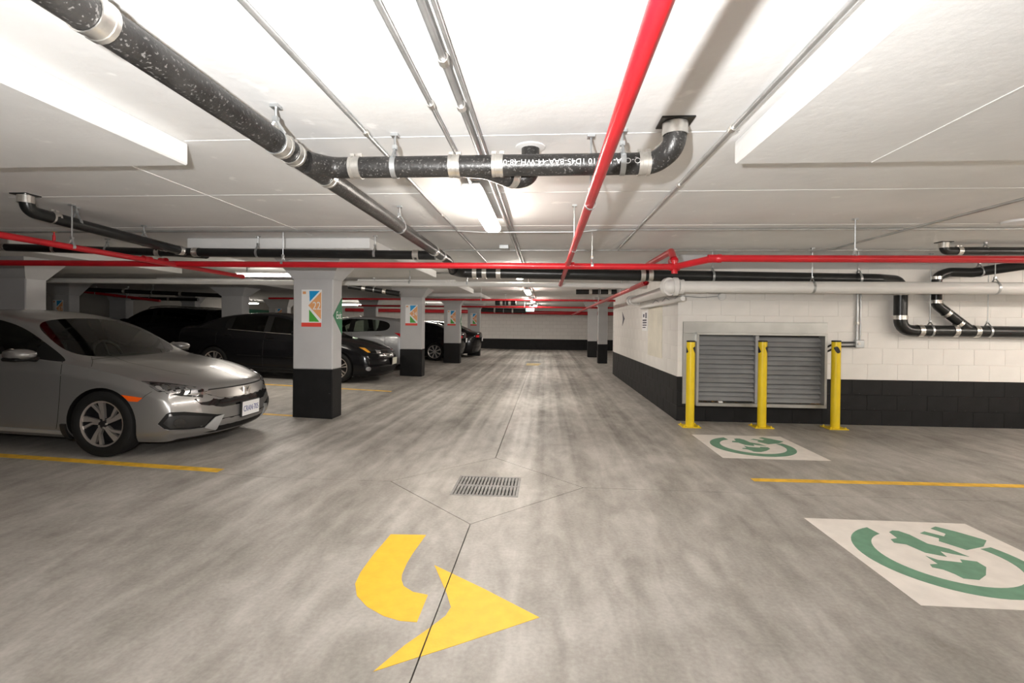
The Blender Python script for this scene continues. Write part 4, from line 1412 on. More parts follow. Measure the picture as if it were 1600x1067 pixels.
# station: s, half width, underside z, (belt y, z), (rail y, z), (inner rail y, z), centre z
SEDAN = [
    (0.00, 0.80, 0.17, (0.73, 0.595), (0.52, 0.62), (0.27, 0.632), 0.637),
    (0.13, 0.845, 0.15, (0.77, 0.640), (0.55, 0.668), (0.28, 0.682), 0.687),
    (0.34, 0.875, 0.145, (0.80, 0.700), (0.58, 0.728), (0.29, 0.742), 0.747),
    (0.60, 0.893, 0.145, (0.825, 0.762), (0.60, 0.796), (0.30, 0.815), 0.820),
    (0.90, 0.900, 0.145, (0.835, 0.810), (0.62, 0.843), (0.31, 0.863), 0.869),
    (1.18, 0.897, 0.145, (0.835, 0.845), (0.66, 0.872), (0.36, 0.886), 0.892),
    (1.37, 0.895, 0.145, (0.83, 0.868), (0.752, 0.888), (0.722, 0.893), 0.900),
    (1.70, 0.895, 0.145, (0.825, 0.885), (0.695, 1.070), (0.665, 1.085), 1.115),
    (2.02, 0.895, 0.145, (0.82, 0.897), (0.625, 1.235), (0.590, 1.255), 1.290),
    (2.44, 0.895, 0.145, (0.82, 0.908), (0.595, 1.306), (0.53, 1.332), 1.357),
    (2.58, 0.895, 0.145, (0.82, 0.912), (0.590, 1.312), (0.52, 1.338), 1.363),
    (2.95, 0.897, 0.145, (0.815, 0.927), (0.588, 1.300), (0.52, 1.328), 1.356),
    (3.30, 0.900, 0.145, (0.81, 0.945), (0.592, 1.255), (0.53, 1.283), 1.315),
    (3.46, 0.902, 0.145, (0.81, 0.953), (0.602, 1.220), (0.55, 1.248), 1.282),
    (3.80, 0.900, 0.145, (0.80, 0.968), (0.63, 1.120), (0.585, 1.140), 1.165),
    (4.12, 0.890, 0.16, (0.785, 0.972), (0.69, 1.007), (0.635, 1.017), 1.032),
    (4.36, 0.870, 0.19, (0.765, 0.962), (0.60, 0.997), (0.32, 1.007), 1.012),
    (4.54, 0.845, 0.22, (0.74, 0.942), (0.56, 0.982), (0.30, 0.992), 0.997),
    (4.63, 0.82, 0.25, (0.71, 0.912), (0.54, 0.947), (0.29, 0.957), 0.962),
]
SEDAN_K = dict(cowl=6, header=8, d1=7, b1=9, b2=10, d2=12, rhead=13, rbase=15)
HATCH = SEDAN[:11] + [(a, w, z0, (p[0], p[1] * 0.955), (q[0], q[1] * 0.955), (r[0], r[1] * 0.955), t * 0.955) for a, w, z0, p, q, r, t in (
    (2.90, 0.897, 0.17, (0.815, 0.985), (0.60, 1.375), (0.54, 1.405), 1.435),
    (3.25, 0.900, 0.17, (0.81, 1.01), (0.61, 1.355), (0.55, 1.385), 1.42),
    (3.60, 0.902, 0.17, (0.805, 1.04), (0.62, 1.30), (0.56, 1.345), 1.385),
    (3.78, 0.900, 0.18, (0.80, 1.06), (0.63, 1.24), (0.575, 1.305), 1.345),
    (4.02, 0.890, 0.20, (0.785, 1.055), (0.65, 1.10), (0.60, 1.12), 1.15),
    (4.14, 0.870, 0.22, (0.765, 0.99), (0.64, 1.00), (0.33, 1.01), 1.02),
    (4.24, 0.845, 0.25, (0.745, 0.90), (0.60, 0.92), (0.31, 0.925), 0.93),
    (4.30, 0.82, 0.28, (0.72, 0.84), (0.56, 0.86), (0.30, 0.865), 0.87),
)]
HATCH_K = dict(SEDAN_K, d2=12, rhead=13, rbase=15)
UTIL = [
    (0.00, 0.82, 0.28, (0.75, 0.88), (0.54, 0.92), (0.28, 0.94), 0.945),
    (0.13, 0.87, 0.25, (0.79, 0.96), (0.57, 0.99), (0.29, 1.01), 1.015),
    (0.34, 0.90, 0.22, (0.82, 1.01), (0.60, 1.04), (0.30, 1.055), 1.06),
    (0.60, 0.915, 0.22, (0.84, 1.04), (0.62, 1.07), (0.31, 1.085), 1.09),
    (0.90, 0.925, 0.22, (0.85, 1.065), (0.64, 1.09), (0.32, 1.105), 1.11),
    (1.15, 0.925, 0.22, (0.85, 1.085), (0.66, 1.105), (0.35, 1.12), 1.125),
    (1.30, 0.925, 0.22, (0.85, 1.095), (0.79, 1.125), (0.74, 1.135), 1.15),
    (1.62, 0.925, 0.22, (0.85, 1.11), (0.735, 1.345), (0.69, 1.365), 1.395),
    (1.95, 0.925, 0.22, (0.85, 1.12), (0.675, 1.545), (0.63, 1.575), 1.605),
    (2.30, 0.925, 0.22, (0.85, 1.125), (0.655, 1.60), (0.60, 1.64), 1.665),
    (2.44, 0.925, 0.22, (0.85, 1.13), (0.655, 1.61), (0.60, 1.65), 1.675),
    (2.90, 0.925, 0.22, (0.85, 1.14), (0.655, 1.605), (0.60, 1.645), 1.67),
    (3.40, 0.925, 0.22, (0.845, 1.155), (0.655, 1.58), (0.60, 1.62), 1.645),
    (4.00, 0.920, 0.24, (0.84, 1.17), (0.66, 1.54), (0.60, 1.58), 1.605),
    (4.25, 0.910, 0.27, (0.83, 1.16), (0.68, 1.34), (0.62, 1.38), 1.40),
    (4.40, 0.900, 0.29, (0.82, 1.13), (0.72, 1.16), (0.66, 1.17), 1.18),
    (4.48, 0.88, 0.31, (0.80, 1.04), (0.66, 1.06), (0.34, 1.07), 1.075),
    (4.55, 0.86, 0.33, (0.78, 0.96), (0.63, 0.98), (0.32, 0.985), 0.99),
    (4.60, 0.84, 0.36, (0.75, 0.88), (0.60, 0.90), (0.31, 0.905), 0.91),
]
UTIL_K = dict(SEDAN_K, d2=13, rhead=13, rbase=15)


class Car:
    def __init__(self, name, label, loc, yaw, stations, K, paint, glass=None, arch=1.10, sz=1.0, ss=1.0, wheel=(0.318, 0.212), axles=(0.90, 3.60), tilt=SLOPE, group=None, levels=2, nose=0.32, rear_curve=0.22):
        M = Matrix.Translation(loc) @ Matrix.Rotation(math.atan(tilt), 4, 'Y') @ Matrix.Rotation(yaw, 4, 'Z')
        self.M, self.inv = M, M.inverted()
        self.t = thing(name, loc, label, 'car', group, M)
        self.sz, self.ss = sz, ss
        self.axles = [a * ss for a in axles]
        self.R, self.rim = wheel
        self.arch = arch
        self.paint = paint
        self.glass = glass or M_GLASS
        self.L = stations[-1][0] * ss
        self.shell(stations, K, levels, nose, rear_curve)

    def curve(self, s, y, L, nose, rear):
        a = abs(y) / 0.85
        x = -s
        sf = 1.15
        if s < sf:
            x -= nose * (a ** 2.3) * (1 - s / sf) ** 1.6
        sr = 0.9
        if L - s < sr:
            x += rear * (a ** 2.4) * (1 - (L - s) / sr) ** 1.6
        return x

    def shell(self, st, K, levels, nose, rear):
        L = self.L
        rings = []
        NS = len(st)
        xo_front = (-0.10, -0.015, 0.0, -0.012, -0.045, -0.095)
        xo_rear = (0.14, 0.06, 0.02, 0.0, 0.0, 0.03)
        for k, (s, yw, zb, b6, r7, r8, zt) in enumerate(st):
            s *= self.ss
            z_ = self.sz
            zb, b6, r7, r8, zt = zb * min(1, z_), (b6[0], b6[1] * z_), (r7[0], r7[1] * z_), (r8[0], r8[1] * z_), zt * z_
            yb = yw - 0.10
            half = [(0, zb), (yb * 0.3, zb), (yb * 0.55, zb), (yb * 0.75, zb), (yb * 0.9, zb), (yb, zb), (yw - 0.012, zb + 0.075),
                    (yw, lerp(zb, b6[1], 0.38)), (yw - 0.004, lerp(zb, b6[1], 0.62)), (lerp(yw, b6[0], 0.30) + 0.004, lerp(zb, b6[1], 0.86)), b6,
                    (lerp(b6[0], r7[0], 0.07), lerp(b6[1], r7[1], 0.07)), (lerp(b6[0], r7[0], 0.91), lerp(b6[1], r7[1], 0.91)), r7, r8, (0, zt)]
            full = [(-y, z) for y, z in half] + [(half[j][0], half[j][1]) for j in range(14, 0, -1)]
            ring = []
            for j, (y, z) in enumerate(full):
                h = j if j <= 15 else 30 - j
                x = self.curve(s, y, L, nose, rear)
                if k in (0, NS - 1):
                    xo = xo_front if k == 0 else xo_rear
                    x += xo[0] if h <= 5 else xo[h - 5] if h <= 10 else xo[5]
                if K['cowl'] <= k <= K['header'] and h >= 13:
                    f = 1 - (k - K['cowl']) / (K['header'] - K['cowl']) * 0.55
                    x += 0.09 * f * (1 - (abs(y) / 0.74) ** 2)
                if K['rhead'] <= k <= K['rbase'] and h >= 13:
                    x -= 0.13 * (1 - (abs(y) / 0.74) ** 2)
                ring.append(Vector((x, y, z)))
            rings.append(ring)
        bm = bmesh.new()
        V = [[bm.verts.new(p) for p in r] for r in rings]
        GL, TR = 1, 2
        kinds = {}

        def face(vs, mi):
            f = bm.faces.new(vs)
            f.material_index = mi
            return f
        for k in range(NS - 1):
            for j in range(30):
                h = j if j < 15 else 29 - j
                mi = 0
                if h == 11:
                    if K['d1'] <= k < K['b1'] or K['b2'] <= k < K['d2']:
                        mi = GL
                    elif K['b1'] <= k < K['b2'] or K['cowl'] <= k < K['d1'] or K['d2'] <= k < K['d2'] + 1:
                        mi = TR
                elif h == 10 and K['d1'] <= k < K['d2'] + 1:
                    mi = 0
                elif h == 14:
                    if K['cowl'] <= k < K['header'] or K['rhead'] <= k < K['rbase']:
                        mi = GL
                elif h <= 4:
                    mi = TR
                face((V[k][j], V[k + 1][j], V[k + 1][(j + 1) % 30], V[k][(j + 1) % 30]), mi)
        # nose and tail faces
        for k, flip in ((0, False), (NS - 1, True)):
            r = V[k]
            grid = [[r[(5 - c) % 30] for c in range(11)]]
            topv = [r[10 + c] for c in range(11)]
            xo = xo_front if k == 0 else xo_rear
            s = st[k][0] * self.ss
            yt = abs(topv[0].co.y)
            for row in range(1, 5):
                line = [r[5 + row]]
                a, b_ = r[5 + row].co, r[25 - row].co
                for c in range(1, 10):
                    fr = topv[c].co.y / yt
                    y = fr * abs(a.y)
                    x = self.curve(s, y, L, nose, rear) + xo[row]
                    line.append(bm.verts.new((x, y, a.z + 0.02 * (1 - abs(fr)) * (row / 4))))
                line.append(r[25 - row])
                grid.append(line)
            grid.append(topv)
            for row in range(5):
                for c in range(10):
                    q = (grid[row][c], grid[row][c + 1], grid[row + 1][c + 1], grid[row + 1][c])
                    face(q if flip else q[::-1], 0)
        bmesh.ops.recalc_face_normals(bm, faces=bm.faces)
        cl = bm.edges.layers.float.get('crease_edge') or bm.edges.layers.float.new('crease_edge')
        for e in bm.edges:
            if len(e.link_faces) == 2:
                a, b_ = e.link_faces
                if a.material_index != b_.material_index:
                    e[cl] = 1.0
        for k in range(NS - 1):
            for j in (9, 21):
                e = bm.edges.get((V[k][j], V[k + 1][j]))
                if e:
                    e[cl] = max(e[cl], 0.55)
            for j in (10, 20):
                e = bm.edges.get((V[k][j], V[k + 1][j]))
                if e:
                    e[cl] = max(e[cl], 0.35)
        me = bpy.data.meshes.new('shell')
        bm.to_mesh(me)
        bm.free()
        mats_ = [self.paint, self.glass, M_TRIM]
        for m in mats_:
            me.materials.append(m)
        o = bpy.data.objects.new('shell', me)
        COL.objects.link(o)
        md = o.modifiers.new('s', 'SUBSURF')
        md.levels = md.render_levels = levels
        # wheel housings
        cut = MB()
        for a in self.axles:
            for s in (-1, 1):
                cut.lathe([(self.R * self.arch, 0.0), (self.R * self.arch, 0.6)], (-a, s * 0.62, self.R), (0, s, 0), 40, mi=2)
        cm_ = bpy.data.meshes.new('cut')
        cm_.from_pydata([tuple(p) for p in cut.v], [], cut.f)
        for m in mats_:
            cm_.materials.append(m)
        cm_.polygons.foreach_set('material_index', cut.m)
        bmc = bmesh.new()
        bmc.from_mesh(cm_)
        bmesh.ops.recalc_face_normals(bmc, faces=bmc.faces)
        bmc.to_mesh(cm_)
        bmc.free()
        co = bpy.data.objects.new('cut', cm_)
        COL.objects.link(co)
        bo = o.modifiers.new('b', 'BOOLEAN')
        bo.operation = 'DIFFERENCE'
        bo.object = co
        bo.solver = 'EXACT'
        dg = bpy.context.evaluated_depsgraph_get()
        me2 = bpy.data.meshes.new_from_object(o.evaluated_get(dg))
        bpy.data.objects.remove(o)
        bpy.data.objects.remove(co)
        vs = [v.co.copy() for v in me2.vertices]
        fs = [tuple(p.vertices) for p in me2.polygons]
        ms = [p.material_index for p in me2.polygons]
        self.bvh = BVHTree.FromPolygons(vs, fs)

        def sub(name, sel, m):
            used, b = {}, MB()
            for f, mi in zip(fs, ms):
                if not sel(f, mi):
                    continue
                idx = []
                for i in f:
                    if i not in used:
                        used[i] = len(b.v)
                        b.v.append(vs[i])
                    idx.append(used[i])
                b.f.append(tuple(idx))
                b.m.append(0)
            return b.build(name, m, self.t, smooth=32, local=True, fix=False)

        def cen(f):
            return sum((vs[i] for i in f), Vector()) / len(f)
        self.body = sub('body', lambda f, mi: mi == 0, self.paint)
        sub('dark_trim', lambda f, mi: mi == 2, M_TRIM)
        mid = -(st[K['b1']][0] + 0.05) * self.ss
        hx = -st[K['header']][0] * self.ss - 0.3
        side = lambda c: abs(c.y) > 0.52 and abs(self.bvh.find_nearest(c)[1].y) > 0.6
        def is_side(f):
            c = cen(f)
            n = self.bvh.find_nearest(c)[1]
            return abs(n.y) > 0.62
        sub('windshield', lambda f, mi: mi == 1 and not is_side(f) and cen(f).x > mid, self.glass)
        sub('rear_window', lambda f, mi: mi == 1 and not is_side(f) and cen(f).x <= mid, self.glass)
        for s in (-1, 1):
            sub('side_window', lambda f, mi: mi == 1 and is_side(f) and cen(f).y * s > 0 and cen(f).x > mid, self.glass)
            sub('side_window', lambda f, mi: mi == 1 and is_side(f) and cen(f).y * s > 0 and cen(f).x <= mid, self.glass)

    # -------------------------------------------------------------- surface patches
    def hit(self, o, d):
        r = self.bvh.ray_cast(o, d)
        if r[0] is None:
            p = o + d * max(0.0, (-o).dot(d))
            r = self.bvh.find_nearest(p)
        p, n = r[0], r[1]
        if n.dot(d) > 0:
            n = -n
        return p, n

    def caster(self, view, side=-1):
        """turns 2D coordinates of a view into (origin, direction) in car space"""
        if view == 'side':
            return lambda u, v: (Vector((u, side * 3.0, v)), Vector((0, -side, 0)))
        if view == 'front':
            return lambda u, v: (Vector((3.0, u, v)), Vector((-1, 0, 0)))
        if view == 'rear':
            return lambda u, v: (Vector((-self.L - 3.0, u, v)), Vector((1, 0, 0)))
        if view == 'top':
            return lambda u, v: (Vector((u, v, 3.0)), Vector((0, 0, -1)))
        if view == 'fc':    # front corner at 45 degrees; u measured along the corner
            e, d = Vector((0.7071, -side * 0.7071, 0)), Vector((-0.7071, -side * 0.7071, 0))
            return lambda u, v: (e * u - d * 4.0 + Vector((0, 0, v)), d)
        if view == 'rc':
            base = Vector((-self.L, 0, 0))
            e, d = Vector((-0.7071, -side * 0.7071, 0)), Vector((0.7071, -side * 0.7071, 0))
            return lambda u, v: (base + e * u - d * 4.0 + Vector((0, 0, v)), d)
        # the photograph's own sight lines
        eye = self.inv @ EYEP
        R3 = self.inv.to_3x3()
        return lambda u, v: (eye, (R3 @ ray(u, v)).normalized())

    def patch(self, name, poly, view, m, off=0.004, step=None, side=-1, parent=None, mirror=False, thick=0.012, flatten=False):
        cast = self.caster(view, side)
        n = len(poly)
        xs, ys = [p[0] for p in poly], [p[1] for p in poly]
        size = max(max(xs) - min(xs), max(ys) - min(ys))
        step = step or size / 10
        out = []
        for i in range(n):
            a, c = Vector(poly[i]), Vector(poly[(i + 1) % n])
            k = max(1, int((c - a).length / step))
            out += [a.lerp(c, t / k) for t in range(k)]
        nb = len(out)
        pts = [Vector((p.x, p.y)) for p in out]
        y = min(ys) + step / 2
        while y < max(ys):
            x = min(xs) + step / 2
            while x < max(xs):
                q = Vector((x, y))
                if inside(q, out) and min((q - p).length for p in out) > step * 0.35:
                    pts.append(q)
                x += step
            y += step
        r = delaunay_2d_cdt(pts, [(i, (i + 1) % nb) for i in range(nb)], [tuple(range(nb))], 1, 1e-6)
        v2, edges, faces = r[0], r[1], r[2]
        P3, N3 = [], []
        for q in v2:
            p, nn = self.hit(*cast(q[0], q[1]))
            P3.append(p + nn * off)
            N3.append(nn)
        b = MB()
        vs = list(P3)
        fs = [tuple(f) for f in faces]
        cnt = {}
        for f in fs:
            for i in range(len(f)):
                e = (f[i], f[(i + 1) % len(f)])
                cnt[tuple(sorted(e))] = cnt.get(tuple(sorted(e)), 0) + 1
        low = {}
        for f in list(fs):
            for i in range(len(f)):
                a, c = f[i], f[(i + 1) % len(f)]
                if cnt[tuple(sorted((a, c)))] == 1:
                    for q in (a, c):
                        if q not in low:
                            low[q] = len(vs)
                            vs.append(P3[q] - N3[q] * thick)
                    fs.append((c, a, low[a], low[c]))
        b.add(vs, fs)
        par = parent or self.t
        o = b.build(name, m, par, smooth=35, local=True)
        res = [o]
        if mirror:
            b2 = MB()
            b2.add([Vector((p.x, -p.y, p.z)) for p in vs], [f[::-1] for f in fs])
            res.append(b2.build(name, m, par, smooth=35, local=True))
        return res

    def seam(self, line, view, w=0.006, side=-1, mirror=False, m=None, off=0.0012, name='panel_gap', parent=None, n_sub=0):
        cast = self.caster(view, side)
        pts = []
        for a, c in zip(line[:-1], line[1:]):
            a, c = Vector(a), Vector(c)
            k = 6
            pts += [a.lerp(c, t / k) for t in range(k)]
        pts.append(Vector(line[-1]))
        H = [self.hit(*cast(p.x, p.y)) for p in pts]
        vs = []
        for i, (p, nn) in enumerate(H):
            t = H[min(i + 1, len(H) - 1)][0] - H[max(i - 1, 0)][0]
            s = t.cross(nn)
            s = s.normalized() * (w / 2) if s.length > 1e-6 else Vector((0, 0, w / 2))
            vs += [p + nn * off - s, p + nn * off + s]
        fs = [(2 * i, 2 * i + 1, 2 * i + 3, 2 * i + 2) for i in range(len(H) - 1)]
        out = []
        for mi in ((1, -1) if mirror else (1,)):
            b = MB()
            b.add([Vector((p.x, p.y * mi, p.z)) for p in vs], fs)
            out.append(b.build(name, m or M_SEAM, parent or self.t, smooth=60, local=True, fix=False))
        return out

    # -------------------------------------------------------------- parts
    def wheels(self, style, metal, track=0.775, spokes=5):
        R, r, w = self.R, self.rim, 0.105
        for a in self.axles:
            for s in (-1, 1):
                c = Vector((-a, s * track, R))
                ax = (0, s, 0)
                b = MB()
                b.lathe([(r * 0.98, -w), (r * 1.12, -w), (R * 0.96, -w * 0.92), (R, -w * 0.6), (R, w * 0.6), (R * 0.965, w * 0.9), (R * 0.9, w * 1.02), (r * 1.15, w * 1.0), (r * 1.03, w * 0.88), (r * 0.98, w * 0.7)], c, ax, 44, closed=True)
                for gx in (-0.4, 0.0, 0.4):
                    pass
                tyre = b.build('wheel', M_RUBBER, self.t, smooth=35, local=True)
                b = MB()
                b.lathe([(r, -w * 0.9), (r, w * 0.8), (r * 1.035, w * 0.86), (r * 1.03, w * 0.78), (r * 0.955, w * 0.72), (r * 0.93, w * 0.2), (r * 0.9, -w * 0.3), (0.0, -w * 0.35)], c, ax, 40)
                b.build('rim_barrel', M_ALUD, tyre, smooth=35, local=True)
                b = MB()
                b.lathe([(r * 0.95, w * 0.74), (r * 0.955, w * 0.82), (r * 1.03, w * 0.88), (r * 1.035, w * 0.80)], c, ax, 40, closed=True)
                b.build('rim_edge', metal, tyre, smooth=35, local=True)
                e1 = Vector((0, 0, 1))
                e2 = Vector((-s * 1.0, 0, 0)) * (1 if s < 0 else 1)
                Mx = Matrix((Vector((1, 0, 0)), Vector((0, 0, 1)), Vector((0, s, 0)))).transposed().to_4x4()
                Mx.translation = c
                y0, y1 = w * 0.50, w * 0.76
                for k in range(spokes):
                    th = 2 * PI * k / spokes + 0.35
                    if style == 'swirl':
                        shapes = ([(0.20, -0.12), (0.22, 0.10), (0.55, 0.10), (0.965, 0.24), (0.965, -0.02), (0.6, -0.06)],
                                  [(0.24, 0.16), (0.5, 0.20), (0.965, 0.56), (0.965, 0.44), (0.55, 0.135), (0.26, 0.06)])
                    elif style == 'twin':
                        shapes = ([(0.18, 0.02), (0.2, 0.10), (0.96, 0.22), (0.96, 0.10)], [(0.18, -0.02), (0.2, -0.10), (0.96, -0.22), (0.96, -0.10)])
                    else:
                        shapes = ([(0.16, -0.10), (0.16, 0.10), (0.96, 0.13), (0.96, -0.13)],)
                    for sh in shapes:
                        pts = []
                        for rad, off in sh:
                            ang = th + (math.asin(max(-1, min(1, off / max(rad, 0.3)))))
                            pts.append((r * rad * math.cos(ang), r * rad * math.sin(ang)))
                        b = MB()
                        b.prism(pts, y0, y1, Mx)
                        b.build('spoke', metal, tyre, local=True)
                b = MB()
                b.lathe([(r * 0.24, w * 0.4), (r * 0.24, w * 0.7), (r * 0.15, w * 0.78), (0, w * 0.78)], c, ax, 20)
                b.build('hub', M_ALUD if style == 'swirl' else metal, tyre, smooth=35, local=True)
                for k in range(5):
                    th = 2 * PI * k / 5
                    q = Mx @ Vector((r * 0.185 * math.cos(th), r * 0.185 * math.sin(th), 0))
                    MB().lathe([(0.010, w * 0.7), (0.010, w * 0.82), (0, w * 0.82)], q, ax, 6).build('lug_nut', M_STEEL, tyre, local=True)

    def mirrors(self, s0, z0, yb, m):
        for s in (-1, 1):
            b = MB()
            cx, cy, cz = -s0, s * (yb + 0.13), z0
            pts = []
            n = 12
            prof = [(-0.07, 0.55), (-0.04, 0.92), (0.04, 1.0), (0.11, 0.78), (0.15, 0.35)]
            vs = []
            for xx, k in prof:
                for i in range(n):
                    a = 2 * PI * i / n
                    ca, sa = math.cos(a), math.sin(a)
                    sq = (abs(ca) ** 3 + abs(sa) ** 3) ** (-1 / 3)
                    vs.append((cx + xx, cy + 0.105 * ca * sq * k, cz + 0.05 * sa * sq * k))
            fs = [(r * n + i, r * n + (i + 1) % n, (r + 1) * n + (i + 1) % n, (r + 1) * n + i) for r in range(len(prof) - 1) for i in range(n)]
            fs += [tuple(range(n)), tuple((len(prof) - 1) * n + i for i in range(n))]
            b.add(vs, fs)
            cap = b.build('side_mirror', m, self.t, smooth=50, local=True)
            b = MB()
            b.lathe([(0.0, -0.001), (0.05, -0.001), (0.05, 0.001), (0, 0.001)], (cx - 0.057, cy, cz), (1, 0, 0), 16)
            b.build('mirror_glass', M_CHROME, cap, local=True)
            b = MB()
            b.tube([(cx + 0.02, s * (yb - 0.05), cz - 0.06), (cx + 0.02, s * (yb + 0.06), cz - 0.045)], [0.028, 0.022], 8)
            b.build('mirror_arm', M_TRIM, cap, local=True)
            b = MB()
            b.cbox(cx - 0.06, cx + 0.10, cy - 0.095, cy + 0.095, cz - 0.062, cz - 0.03, 0.012)
            b.build('mirror_base', M_TRIM, cap, local=True)

    def handles(self, ss, zs, m):
        cast = self.caster('side', -1)
        for s0, z0 in zip(ss, zs):
            p, n = self.hit(*cast(-s0, z0))
            for s in (-1, 1):
                b = MB()
                y = abs(p.y) + 0.018
                b.tube([(-s0 + 0.09, s * (y - 0.03), z0), (-s0 + 0.07, s * y, z0), (-s0 - 0.07, s * y, z0 + 0.004), (-s0 - 0.09, s * (y - 0.03), z0 + 0.004)], 0.012, 8)
                b.build('door_handle', m, self.t, smooth=50, local=True)

    def cabin(self, s_dash, s_seat, zfloor=0.24, wheel_side=1, zt=0.93):
        b = MB()
        x = -s_dash
        b.cbox(x - 0.25, x + 0.22, -0.66, 0.66, 0.62, zt * 0.93, 0.05)
        dash = b.build('dashboard', M_SEAT, self.t, smooth=40, local=True)
        MB().cbox(-self.L + 0.55, x - 0.2, -0.68, 0.68, zfloor - 0.03, zfloor, 0.01).build('cabin_floor', M_SEAT, self.t, local=True)
        for y in (-0.36, 0.36):
            b = MB()
            sx = -s_seat
            b.cbox(sx - 0.30, sx + 0.22, y - 0.24, y + 0.24, zfloor, zfloor + 0.24, 0.06)
            st = b.build('front_seat', M_SEAT, self.t, smooth=40, local=True)
            b = MB()
            Mx = Matrix.Translation((sx - 0.25, y, zfloor + 0.2)) @ Matrix.Rotation(-0.30, 4, 'Y')
            b.cbox(-0.07, 0.07, -0.23, 0.23, 0, 0.54, 0.05, 0, Mx)
            b.build('seat_back', M_SEAT, st, smooth=40, local=True)
            b = MB()
            b.cbox(-0.05, 0.05, -0.13, 0.13, 0.57, 0.74, 0.045, 0, Mx)
            b.tube([Mx @ Vector((0, -0.06, 0.5)), Mx @ Vector((0, -0.06, 0.6))], 0.008, 6)
            b.tube([Mx @ Vector((0, 0.06, 0.5)), Mx @ Vector((0, 0.06, 0.6))], 0.008, 6)
            b.build('headrest', M_SEAT, st, smooth=40, local=True)
        b = MB()
        sx = -s_seat - 1.0
        b.cbox(sx - 0.2, sx + 0.25, -0.62, 0.62, zfloor, zfloor + 0.24, 0.05)
        Mx = Matrix.Translation((sx - 0.2, 0, zfloor + 0.2)) @ Matrix.Rotation(-0.35, 4, 'Y')
        b.cbox(-0.07, 0.07, -0.62, 0.62, 0, 0.58, 0.05, 0, Mx)
        b.build('rear_bench', M_SEAT, self.t, smooth=40, local=True)
        b = MB()
        Mx = Matrix.Translation((x - 0.42, 0.36 * wheel_side, zt * 0.90)) @ Matrix.Rotation(math.radians(65), 4, 'Y')
        pts = [Mx @ Vector((0.185 * math.cos(t * PI / 12), 0.185 * math.sin(t * PI / 12), 0)) for t in range(25)]
        b.tube(pts, 0.016, 8, cap=False)
        b.tube([Mx @ Vector((-0.18, 0, 0)), Mx @ Vector((0.18, 0, 0))], 0.016, 6)
        b.build('steering_wheel', M_BLK, self.t, smooth=50, local=True)

    def plate(self, front, z, text, color, W=0.30, Hh=0.152, y=0.0):
        cast = self.caster('front' if front else 'rear')
        p = max((self.hit(*cast(y + dy, z + dz))[0] for dy in (-0.14, 0, 0.14) for dz in (-0.06, 0.06)), key=lambda q: q.x if front else -q.x)
        s = 1 if front else -1
        x = p.x + s * 0.004
        b = MB()
        b.cbox(min(x, x + s * 0.02), max(x, x + s * 0.02), y - W / 2 - 0.012, y + W / 2 + 0.012, z - Hh / 2 - 0.012, z + Hh / 2 + 0.008, 0.004)
        fr = b.build('licence_plate', M_BLK, self.t, local=True)
        xx = x + s * 0.02
        b = MB()
        b.box(min(xx, xx + s * 0.003), max(xx, xx + s * 0.003), y - W / 2, y + W / 2, z - Hh / 2, z + Hh / 2)
        b.build('plate_face', color, fr, local=True)
        if text:
            vs, fs = text_mesh(text, 0.088)
            wd = max(v.x for v in vs) - min(v.x for v in vs)
            k = W * 0.88 / wd
            b = MB()
            b.add([(xx + s * (0.0036 + v.z), y + s * v.x * k, z + v.y - 0.005) for v in vs], fs)
            b.build('plate_characters', mat('plate_blue', (0.03, 0.05, 0.25), 0.5), fr, local=True, fix=False)
        return fr


def inside(q, poly):
    r = False
    n = len(poly)
    j = n - 1
    for i in range(n):
        a, c = poly[i], poly[j]
        if (a.y > q.y) != (c.y > q.y) and q.x < (c.x - a.x) * (q.y - a.y) / (c.y - a.y) + a.x:
            r = not r
        j = i
    return r


def ground_at(x, y):
    return Vector((x, y, fz(x)))


# ---- silver sedan, nearest car
CX, CYY = -3.28, 5.14
civ = Car('sedan', 'silver four-door sedan parked nose out, nearest car at left', ground_at(CX, CYY), 0.0, SEDAN, SEDAN_K, M_SILVER, levels=3, arch=1.075)
# CIV_MARK
civ.wheels('swirl', M_ALU, track=0.785, spokes=5)
civ.mirrors(1.66, 0.945, 0.85, M_SILVER)
civ.handles((2.38, 3.32), (0.80, 0.82), M_SILVER)
civ.cabin(1.62, 2.45)


def zb1(x, y):
    return (200 + x * 0.1375, 560 + y * 0.1375)


def zw(x, y):
    return (80 + x * 0.13123, 580 + y * 0.13123)


def zc1(x, y):
    return (x * 0.2625, 460 + y * 0.2625)


hl = civ.patch('headlight', [zb1(*p) for p in ((150, 258), (330, 268), (560, 290), (760, 322), (860, 350), (850, 445), (720, 436), (600, 428), (450, 404), (340, 378), (255, 325))], 'photo', M_GLOSSB, off=0.002, mirror=True)
for o, mm in ((hl[0], False),):
    pass
refl = [((300, 290), (350, 280), (400, 320), (420, 375), (380, 370), (330, 345), (295, 315)), ((410, 295), (450, 300), (485, 340), (525, 385), (500, 392), (455, 365)), ((535, 320), (590, 325), (600, 380), (560, 390), (535, 360)), ((620, 330), (690, 340), (705, 365), (660, 425), (635, 410), (650, 380))]
for poly in refl:
    civ.patch('lamp_reflector', [zb1(*p) for p in poly], 'photo', M_REFL, off=0.006, mirror=True, thick=0.006)
civ.patch('turn_lamp', [zb1(*p) for p in ((720, 345), (790, 352), (800, 425), (705, 418))], 'photo', mat('grey_lamp_insert', (0.3, 0.3, 0.31), 0.3, 0.5), off=0.005, mirror=True, thick=0.006)
civ.patch('headlight_lens', [zb1(*p) for p in ((190, 268), (340, 275), (560, 297), (760, 328), (850, 355), (842, 440), (720, 432), (600, 424), (450, 400), (340, 374), (262, 322))], 'photo', M_LENS, off=0.012, mirror=True, thick=0.003)
